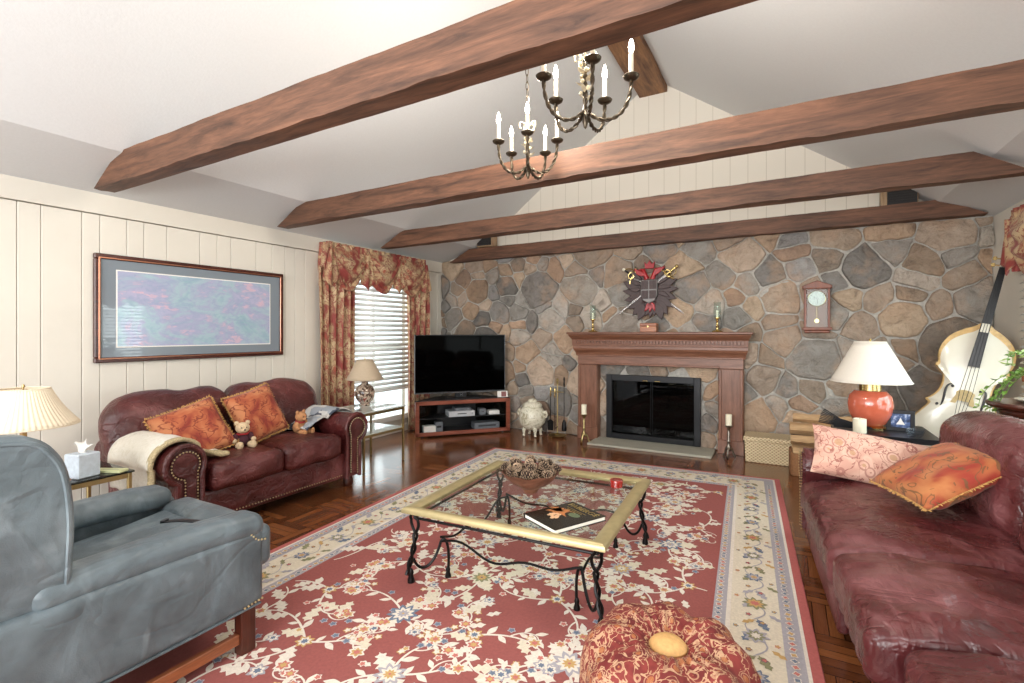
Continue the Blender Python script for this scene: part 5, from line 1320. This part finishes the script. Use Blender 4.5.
# ------------------------------------------------------------------ urn, fire tools, floor candlesticks, basket, firewood
t = NT('crackled_cream_glaze'); v = t.coord(); f = t.noise(v, 9, 4, .6, 1.5); t.set(col=t.ramp(f, [(.35, '#a39a80'), (.44, '#d9d3bd'), (.55, '#e6e1ce'), (.62, '#b5ab8d'), (.68, '#e1dcc8')]), rough=.25); m_urn = t.m
U = thing('footed_urn', 'cream glazed lidded urn on small feet standing between the TV stand and the fire tools', 'urn', (-2.98, 5.97, 0))
bm = bm_new(); lathe(bm, [(0, .085), (.07, .088), (.12, .115), (.168, .18), (.182, .25), (.170, .33), (.135, .385), (.118, .395), (.132, .402), (.130, .412), (0, .412)], 40, cap=False); obj('body', bm, m_urn, U)
bm = bm_new(); lathe(bm, [(.135, .412), (.128, .428), (.095, .455), (.065, .462), (.062, .478), (.05, .495), (.018, .503), (0, .505)], 32, cap=False); obj('lid', bm, m_urn, U)
for k in range(4):
    a = PI/4+k*PI/2; bm = bm_new(); c, s = math.cos(a), math.sin(a); tube(bm, bez((.10*c, .10*s, .12), (.14*c, .14*s, .08), (.10*c, .10*s, .05), (.125*c, .125*s, .012), 8), [.030, .028, .026, .023, .020, .017, .015, .016, .019], 10); obj('foot', bm, m_urn, U)
for s in (-1, 1):
    bm = bm_new(); tube(bm, [(s*.165, 0, .33), (s*.20, 0, .345), (s*.215, 0, .31), (s*.205, 0, .275), (s*.178, 0, .27)], .016, 8); ball(bm, (s*.175, 0, .325), .028); obj('handle', bm, m_urn, U)
FT = thing('fireplace_tool_set', 'brass and iron fireplace tool stand against the stone wall left of the mantel', 'fireplace tools', (-2.66, 6.08, 0))
bm = bm_new(); lathe(bm, [(0, .02), (.12, .02), (.125, .03), (.04, .04), (.015, .055), (0, .056)], 32, cap=False)
for k in range(3): ball(bm, (.095*math.cos(k*2.1), .095*math.sin(k*2.1), .012), .014)
obj('base', bm, m_goldleaf, FT)
bm = bm_new(); tube(bm, [(0, 0, .04), (0, 0, .70)], .009, 8); lathe(bm, [(0, .70), (.018, .715), (.010, .73), (.020, .75), (.012, .775), (0, .785)], 16, cap=False); obj('pole', bm, m_goldleaf, FT)
bm = bm_new(); tube(bm, [(-.085, 0, .60), (.085, 0, .60)], .006, 6); tube(bm, [(0, -.07, .60), (0, .07, .60)], .006, 6); obj('hook_bar', bm, m_goldleaf, FT)
for k, (x, y, kind) in enumerate(((-.10, 0, 'shovel'), (.10, -.01, 'brush'), (.0, -.085, 'poker'))):
    top = .80 if kind == 'brush' else .66
    tl = thing({'shovel': 'fire_shovel', 'brush': 'hearth_brush', 'poker': 'fire_poker'}[kind], {'shovel': 'slim brass handled fire shovel hanging on the tool stand', 'brush': 'dark hearth brush with tall handle hanging on the tool stand', 'poker': 'iron poker hanging at the front of the tool stand'}[kind], 'fire tool', (-2.66+x, 6.08+y, 0))
    bm = bm_new(); tube(bm, [(0, 0, .20), (0, 0, top-.12)], .005, 6); obj('shaft', bm, m_iron, tl)
    bm = bm_new(); lathe(bm, [(.006, top-.13), (.012, top-.10), (.008, top-.06), (.013, top-.02), (.006, top), (0, top+.01)], 12, cap=False); obj('grip', bm, m_brass if kind != 'brush' else m_iron, tl)
    bm = bm_new()
    if kind == 'shovel': prism(bm, [(-.04, .08), (.04, .08), (.045, .20), (.012, .225), (-.012, .225), (-.045, .20)], 0, .006, mtx=Matrix.Rotation(PI/2, 4, 'X'))
    elif kind == 'brush': lathe(bm, [(.03, .09), (.034, .12), (.028, .20), (.01, .24), (0, .24)], 14)
    else: tube(bm, [(0, 0, .22), (0, 0, .10)], .006, 6); tube(bm, [(0, 0, .13), (.03, 0, .14), (.035, 0, .16)], .005, 6)
    obj('head', bm, m_iron, tl)
def floor_candle(label, loc, h, m):
    f_ = thing('pillar_candlestick', label, 'candlestick', loc, 0, 'tall pillar candlesticks by the hearth')
    bm = bm_new()
    lathe(bm, [(0, .075), (.022, .078), (.032, .10), (.018, .13), (.012, .16), (.020, .18), (.011, .20), (.016, h*.62), (.010, h*.66), (.017, h*.76), (.011, h*.80), (.016, h*.9), (.038, h*.97), (.042, h), (0, h)], 20, cap=False); obj('stem', bm, m, f_)
    for k in range(3):
        a = k*2.094+.4; c, s = math.cos(a), math.sin(a); bm = bm_new(); tube(bm, bez((.015*c, .015*s, .11), (.05*c, .05*s, .10), (.04*c, .04*s, .03), (.075*c, .075*s, .012), 8), [.013, .012, .011, .010, .009, .009, .010, .012, .014], 8); obj('foot', bm, m, f_)
    bm = bm_new(); lathe(bm, [(0, h), (.032, h), (.033, h+.12), (.026, h+.123), (0, h+.115)], 20, cap=False); cd = obj('candle', bm, m_wax, f_)
m_pew = metal('pewter', '#9a9288', .35)
floor_candle('ornate candlestick with cream candle on the floor left of the hearth', (-2.23, 5.93, 0), .36, m_goldleaf)
floor_candle('ornate candlestick with white candle on the floor right of the hearth', (-.55, 6.00, 0), .36, m_pew)
t = NT('woven_seagrass'); v = t.coord(); sx = t.n('ShaderNodeSeparateXYZ'); t.l(v, sx.inputs[0])
wv = t.math('MULTIPLY', t.math('SINE', t.math('MULTIPLY', t.math('ADD', sx.outputs[0], sx.outputs[1]), 160)), t.math('SINE', t.math('MULTIPLY', sx.outputs[2], 200))); wv = t.math('ADD', t.math('MULTIPLY', wv, .5), .5)
t.set(col=t.ramp(wv, [(.0, '#9a835f'), (.5, '#d6c29c'), (1, '#ead9b6')]), rough=.8); t.bump(wv, .8, .008); m_wick = t.m
B = thing('wicker_basket', 'lidded tan woven rectangular basket on the floor right of the mantel', 'basket', (-.15, 6.05, 0), .0)
bm = bm_new(); soft(bm, (0, 0, .115), (.46, .32, .23), .015, 12, 2, fn=lambda p: (p[0]*(1+.04*p[2]*4), p[1], p[2])); obj('body', bm, m_wick, B)
bm = bm_new(); soft(bm, (0, 0, .252), (.49, .345, .05), .012, 12, 2); obj('lid', bm, m_wick, B)
WB = thing('firewood_basket', 'low brown open basket filled with split firewood at the foot of the stone wall', 'basket', (.34, 5.72, 0), .05)
m_wick2 = plain('brown_wicker', '#8a5f3c', .8, var=.4, scale=70, bump=.6)
bm = bm_new()
for s in (-1, 1): soft(bm, (0, s*.17, .11), (.58, .03, .22), .012, 8, 2); soft(bm, (s*.285, 0, .11), (.03, .32, .22), .012, 8, 2)
soft(bm, (0, 0, .015), (.56, .34, .03), .01, 6, 2)
obj('body', bm, m_wick2, WB)
m_split = wood('split_firewood', '#a27b54', '#d0ac80', .8, 'x', 5); m_bark = plain('bark', '#5d4634', .9, var=.4, scale=50, bump=.8)
random.seed(21)
LG = []
for i, (y, z, r, ln, a) in enumerate(((-.09, .095, .060, .52, 0), (.06, .095, .062, .50, .03), (-.10, .215, .060, .54, -.03), (.03, .225, .062, .56, .04), (-.05, .335, .060, .58, -.05), (.07, .345, .055, .52, .02), (-.02, .445, .060, .60, .03), (0, .545, .05, .54, -.04))):
    k = random.choice((5, 6)); ph_ = random.uniform(0, 1); poly = [(r*random.uniform(.8, 1.05)*math.cos(ph_+q*2*PI/k), r*random.uniform(.8, 1.05)*math.sin(ph_+q*2*PI/k)) for q in range(k)]
    bm = bm_new(); n = 12; vs = []; fs = []
    for j in range(n+1):
        for (py, pz) in poly: w_ = wr((j*.3, py*5, pz*5), 3, .008, i); vs.append((-ln/2+ln*j/n, py+w_, pz+w_))
    for j in range(n):
        for q in range(k): fs.append((j*k+q, j*k+(q+1) % k, (j+1)*k+(q+1) % k, (j+1)*k+q))
    fs += [tuple(range(k)), tuple(range(n*k, n*k+k))]
    _, ff = addv(bm, vs, fs)
    for idx_, f_ in enumerate(ff[:-2]): f_.material_index = 1 if idx_ % k < 1 else 0
    o = obj('firewood_log', bm, [m_split, m_bark], None, (.34+.0, 5.72+y, z+.0), (0, 0, a), smooth=False)
    tag(o, ['pale split log at the bottom front of the firewood basket', 'pale split log at the bottom back of the firewood basket', 'split log in the second layer front of the firewood pile', 'split log in the second layer back of the firewood pile', 'split log in the third layer front of the firewood pile', 'split log in the third layer back of the firewood pile', 'split log lying just under the topmost log of the pile', 'thin split log topmost on the firewood pile'][i], 'log', 'split logs in the firewood basket')

# ------------------------------------------------------------------ double bass
m_bass = plain('white_bass_varnish', '#d6cfbd', .22, var=.03, scale=3, bump=0, coat=.5); m_bedge = plain('burnt_edge_varnish', '#c9a66e', .3, var=.25, scale=18); m_ebony = plain('ebony', '#141214', .3)
DB = thing('double_bass', 'white double bass with dark fingerboard leaning in the stone wall corner', 'double bass', (1.16, 5.64, 0)); DB.scale = (.90, 1, 1); DB.rotation_euler = (-.10, math.radians(12.6), -.20)
key = [(0, .20), (.14, .205), (.26, .25), (.335, .34), (.352, .46), (.325, .58), (.268, .68), (.235, .745), (.262, .775), (.235, .80), (.190, .87), (.178, .95), (.195, 1.03), (.238, 1.075), (.262, 1.085), (.248, 1.12), (.262, 1.18), (.258, 1.26), (.215, 1.35), (.14, 1.415), (.07, 1.455), (.03, 1.49), (0, 1.495)]
def crv(P, n=4):
    out = []; m = len(P)
    for i in range(m-1):
        p0, p1, p2, p3 = [Vector(P[max(0, min(m-1, i+k))]) for k in (-1, 0, 1, 2)]
        for j in range(n):
            t_ = j/n; out.append(tuple(.5*((2*p1)+(-p0+p2)*t_+(2*p0-5*p1+4*p2-p3)*t_*t_+(-p0+3*p1-3*p2+p3)*t_**3)))
    return out+[P[-1]]
hf = crv(key); outl = hf+[(-x, z) for x, z in hf[-2:0:-1]]
cz_ = .85
def bass_body(front):
    bm = bm_new(); vs = []; fs = []; n = len(outl)
    if front == 'top': lays = [(1.02, 0, .0), (1.02, 0, -.012), (.985, 0, -.017), (.94, 0, -.020), (.85, 0, -.030), (.65, 0, -.042), (.4, 0, -.048), (.15, 0, -.05)]
    elif front == 'back': lays = [(1.02, 0, .0), (1.02, 0, .012), (.94, 0, .016), (.6, 0, .03), (.2, 0, .036)]
    else: lays = [(.985, 0, -.0), (.985, 0, .19)]
    for k, (sc, _, y) in enumerate(lays):
        for (x, z) in outl:
            # inset along centre-line: x scaled, z pulled towards the middle
            vs.append((x*sc, y+(-.10 if front == 'top' else (.10 if front == 'back' else -.095)), cz_+(z-cz_)*sc))
    for k in range(len(lays)-1):
        for i in range(n): fs.append((k*n+i, k*n+(i+1) % n, (k+1)*n+(i+1) % n, (k+1)*n+i))
    _, ff = addv(bm, vs, fs)
    if front == 'top':
        for q, f_ in enumerate(ff): f_.material_index = 1 if q < 3*n else 0
    if front != 'ribs':
        b0 = len(bm.verts)-n; bm.verts.ensure_lookup_table(); bm.faces.new(bm.verts[b0:])
    return bm
obj('belly', bass_body('top'), [m_bass, m_bedge], DB, angle=50); obj('back_plate', bass_body('back'), m_bedge, DB, angle=50); obj('ribs', bass_body('ribs'), m_bedge, DB)
YB_ = -.155
def bass_box(nm, pts0, pts1, m):
    bm = bm_new(); addv(bm, list(pts0)+list(pts1), [(0, 1, 2, 3), (7, 6, 5, 4), (0, 1, 5, 4), (1, 2, 6, 5), (2, 3, 7, 6), (3, 0, 4, 7)]); return obj(nm, bm, m, DB, smooth=False)
bass_box('fingerboard', [(-.042, -.20, 1.12), (.042, -.20, 1.12), (.042, -.185, 1.12), (-.042, -.185, 1.12)], [(-.024, -.165, 1.98), (.024, -.165, 1.98), (.024, -.145, 1.98), (-.024, -.145, 1.98)], m_ebony)
bass_box('neck', [(-.030, -.19, 1.42), (.030, -.19, 1.42), (.028, -.06, 1.42), (-.028, -.06, 1.42)], [(-.022, -.150, 1.99), (.022, -.150, 1.99), (.018, -.105, 1.99), (-.018, -.105, 1.99)], m_bass)
bm = bm_new(); box(bm, (0, -.13, 2.04), (.05, .05, .12), .008); lathe(bm, [(0, -.03), (.045, -.03), (.05, 0), (.045, .03), (0, .03)], 20, mtx=Matrix.Translation((0, -.12, 2.11)) @ Matrix.Rotation(PI/2, 4, 'Y'), cap=False); obj('scroll', bm, m_bass, DB)
for k in range(4):
    s = 1 if k % 2 else -1; z = 2.0+.028*k; bm = bm_new(); tube(bm, [(0, -.13, z), (s*.065, -.13, z)], .006, 8); box(bm, (s*.07, -.13, z), (.028, .008, .032), .004); obj('tuning_peg', bm, m_brass, DB)
bass_box('tailpiece', [(-.022, -.150, .30), (.022, -.150, .30), (.022, -.165, .30), (-.022, -.165, .30)], [(-.048, -.195, .66), (.048, -.195, .66), (.048, -.180, .66), (-.048, -.180, .66)], m_ebony)
m_brg = plain('maple_bridge', '#d9c08e', .5)
bm = bm_new(); prism(bm, [(-.085, .79), (-.05, .79), (-.04, .82), (.04, .82), (.05, .79), (.085, .79), (.075, .83), (.062, .86), (.066, .895), (.03, .912), (0, .916), (-.03, .912), (-.066, .895), (-.062, .86), (-.075, .83)], 0, .014, mtx=Matrix(((1, 0, 0, 0), (0, 0, -1, -.148), (0, 1, 0, 0), (0, 0, 0, 1))))
for v_ in bm.verts: v_.co.y -= (v_.co.z-.79)*.45
obj('bridge', bm, m_brg, DB, smooth=False)
for k in range(4):
    x = (k-1.5); bm = bm_new(); tube(bm, [(x*.018, -.198, .655), (x*.030, -.218, .90), (x*.010, -.172, 1.985)], .0022, 5); obj('string', bm, m_ebony, DB)
for s in (-1, 1):
    bm = bm_new(); pts = []
    for i in range(25):
        t_ = i/24; a = -PI*.9+t_*0
        z = .75+.21*t_; x = s*(.155-.035*math.sin((t_-.5)*PI)+.0); pts.append((x, -.146, z))
    pts = bez((s*.165, -.138, .735), (s*.10, -.145, .74), (s*.185, -.147, .95), (s*.105, -.150, .945), 20)
    tube(bm, pts, [.004+.006*math.sin(PI*i/20) for i in range(21)], 6); ball(bm, (s*.172, -.139, .750), .014, (1, .4, 1)); ball(bm, (s*.100, -.150, .930), .012, (1, .4, 1)); obj('f_hole', bm, m_ebony, DB)
bm = bm_new(); tube(bm, [(0, 0, .20), (0, 0, .01)], .009, 8); lathe(bm, [(.025, .19), (.018, .15), (.010, .13)], 12); obj('endpin', bm, m_brass, DB)

# ------------------------------------------------------------------ plant table behind the sofa
PT = thing('plant_table', 'dark round wooden pedestal table behind the wine sofa holding a potted plant', 'table', (1.44, 4.40, 0))
bm = bm_new(); lathe(bm, [(0, .905), (.24, .905), (.262, .915), (.268, .93), (.262, .945), (0, .950)], 48, cap=False); obj('table_top', bm, m_dkwood, PT)
bm = bm_new(); lathe(bm, [(.20, .86), (.20, .905)], 40, cap=False); thick(obj('apron', bm, m_dkwood, PT), .02)
for k in range(4):
    a = PI/4+k*PI/2; bm = bm_new(); box(bm, (.18*math.cos(a), .18*math.sin(a), .44), (.035, .035, .88), .004, (0, 0, a)); obj('leg', bm, m_dkwoodz, PT, smooth=False)
m_leaf = plain('fresh_leaf', '#6f9440', .45, var=.3, scale=20); m_leaf2 = plain('pale_leaf', '#a9bd74', .45, var=.3, scale=20)
PL = thing('potted_plant', 'trailing green houseplant in a terracotta pot on the round table', 'plant', (1.45, 4.37, .9505))
bm = bm_new(); lathe(bm, [(0, .02), (.075, .02), (.095, .10), (.10, .13), (.112, .13), (.114, .165), (.098, .165), (.09, .14), (0, .135)], 32, cap=False); obj('pot', bm, plain('terracotta', '#9d5c41', .7, var=.15), PL)
bm = bm_new(); lathe(bm, [(0, 0), (.12, 0), (.150, .018), (.143, .020), (.11, .012), (0, .012)], 36, cap=False); obj('saucer', bm, m_cream, PL)
random.seed(4)
def leafmesh(bm, p, d, L, w, mi=0):
    d = Vector(d).normalized(); n1 = d.cross(Vector((0, 0, 1)));  n1 = n1.normalized() if n1.length > .01 else Vector((1, 0, 0)); up = n1.cross(d)
    q = [p, p+d*L*.3+n1*w*.42+up*.004, p+d*L*.65+n1*w*.36, p+d*L, p+d*L*.65-n1*w*.36, p+d*L*.3-n1*w*.42+up*.004]; c_ = p+d*L*.45-up*.006
    addv(bm, q+[c_], [(6, i, (i+1) % 6) for i in range(6)], mi)
for i in range(16):
    a = random.uniform(2.2, 5.4) if i < 11 else random.uniform(0, 6.28); r1 = random.uniform(.16, .24); dn = random.uniform(.05, .32) if i < 9 else -.1
    p0 = Vector((.03*math.cos(a), .03*math.sin(a), .15)); p3 = Vector((r1*1.05*math.cos(a), r1*1.05*math.sin(a), .12-dn if dn > 0 else .24))
    if dn > .12: p3.x *= 1.35; p3.y *= 1.35
    pts = bez(p0, p0+Vector((.04*math.cos(a), .04*math.sin(a), .16)), p3+Vector((0, 0, .16)), p3, 10)
    bm = bm_new(); tube(bm, pts, .0022, 5)
    for j in range(3, 11):
        for sd in (-1, 1): dd = Vector((math.cos(a+sd*1.1), math.sin(a+sd*1.1), random.uniform(-.6, .5))); leafmesh(bm, pts[j], dd, random.uniform(.035, .06), random.uniform(.022, .034), random.choice((0, 0, 1)))
    obj('leafy_stem', bm, [m_leaf, m_leaf2], PL, smooth=False)

# ------------------------------------------------------------------ chandeliers
m_ivc = plain('ivory_candle_sleeve', '#f0e6cf', .5, var=.03); m_fl = emit_mat('lit_bulb', (1, .93, .80, 1), 26); m_wi = metal('bronzed_iron', '#5b5246', .4); m_crm = plain('antique_cream_leaf', '#cfc4a8', .6, var=.2, scale=40)
def chandelier(label, loc, zc, R_, phase, chain_top):
    h = thing('chandelier', label, 'chandelier', loc, 0, 'twisted iron chandeliers')
    bm = bm_new(); twist(bm, [(0, 0, z*.01) for z in range(0, 32)], .010, .8); lathe(bm, [(0, -.055), (.008, -.045), (.016, -.015), (.012, .02), (0, .025)], 14, cap=False); obj('stem', bm, m_wi, h)
    bm = bm_new()
    for k in range(10):
        a = k*2.4; z = .09+.018*k; d = Vector((math.cos(a), math.sin(a), .7)); leafmesh(bm, Vector((.010*math.cos(a), .010*math.sin(a), z)), d, .05, .03)
        ball(bm, (.022*math.cos(a+1), .022*math.sin(a+1), z+.02), .011)
    for k in range(5): a = k*1.256; tube(bm, bez((0, 0, .28), (.03*math.cos(a), .03*math.sin(a), .34), (.07*math.cos(a), .07*math.sin(a), .33), (.05*math.cos(a), .05*math.sin(a), .28), 8), [.006]*9, 6)
    obj('leaf_cluster', bm, m_crm, h)
    for k in range(5):
        a = phase+k*2*PI/5; c, s = math.cos(a), math.sin(a)
        pts = bez((.008*c, .008*s, .035), (R_*.45*c, R_*.45*s, -.075), (R_*1.02*c, R_*1.02*s, -.02), (R_*c, R_*s, .16), 30)
        bm = bm_new(); twist(bm, pts, .0085, .9); ar = obj('arm', bm, m_wi, h)
        bm = bm_new(); lathe(bm, [(0, .196), (.020, .198), (.036, .208), (.040, .218), (.036, .222), (.012, .214), (0, .214)], 24, mtx=Matrix.Translation((R_*c, R_*s, -.04)), cap=False); obj('drip_cup', bm, m_wi, ar)
        bm = bm_new(); lathe(bm, [(.0115, .214), (.0115, .325), (.009, .33), (0, .33)], 14, mtx=Matrix.Translation((R_*c, R_*s, -.04)), cap=False); obj('candle_sleeve', bm, m_ivc, ar)
        bm = bm_new(); lathe(bm, [(.006, .328), (.012, .345), (.014, .36), (.010, .382), (.004, .402), (0, .410)], 14, mtx=Matrix.Translation((R_*c, R_*s, -.04)), cap=False); obj('flame_bulb', bm, m_fl, ar)
    # chain up to the ceiling
    top = Vector(chain_top)-Vector(loc); p0 = Vector((0, 0, .31)); n = int((top-p0).length/.042); 
    bm = bm_new()
    for i in range(n):
        q = p0.lerp(top, (i+.5)/n); dz = (top-p0).normalized(); sd = dz.cross(Vector((0, 1, 0) if i % 2 else (1, 0, 0))).normalized()
        tube(bm, [q+dz*.027*math.cos(b)+sd*.010*math.sin(b) for b in [j*PI/5 for j in range(10)]], .0026, 5, closed=True)
    o = obj('chain', bm, m_wi, h)
    bm = bm_new(); lathe(bm, [(0, -.005), (.055, -.005), (.05, -.025), (.015, -.045), (0, -.05)], 24, mtx=Matrix.Translation(top), cap=False); obj('canopy', bm, m_wi, h)
    l = bpy.data.lights.new('chandelier_glow', 'POINT'); l.energy = 32; l.color = (1, .90, .77); l.shadow_soft_size = .12
    lo = bpy.data.objects.new('chandelier_glow', l); C.objects.link(lo); lo.location = Vector(loc)+Vector((0, 0, .46))
    return h
chandelier('smaller looking chandelier with candle bulbs, hanging in front of the second tie beam', (-1.49, 2.92, 2.465), 0, .20, math.radians(-64), (-1.36, 2.60, 4.36))
chandelier('nearer larger looking chandelier with candle bulbs, crossing the first tie beam', (-.88, 2.36, 2.475), 0, .225, math.radians(-61), (-.80, 2.36, 4.12))
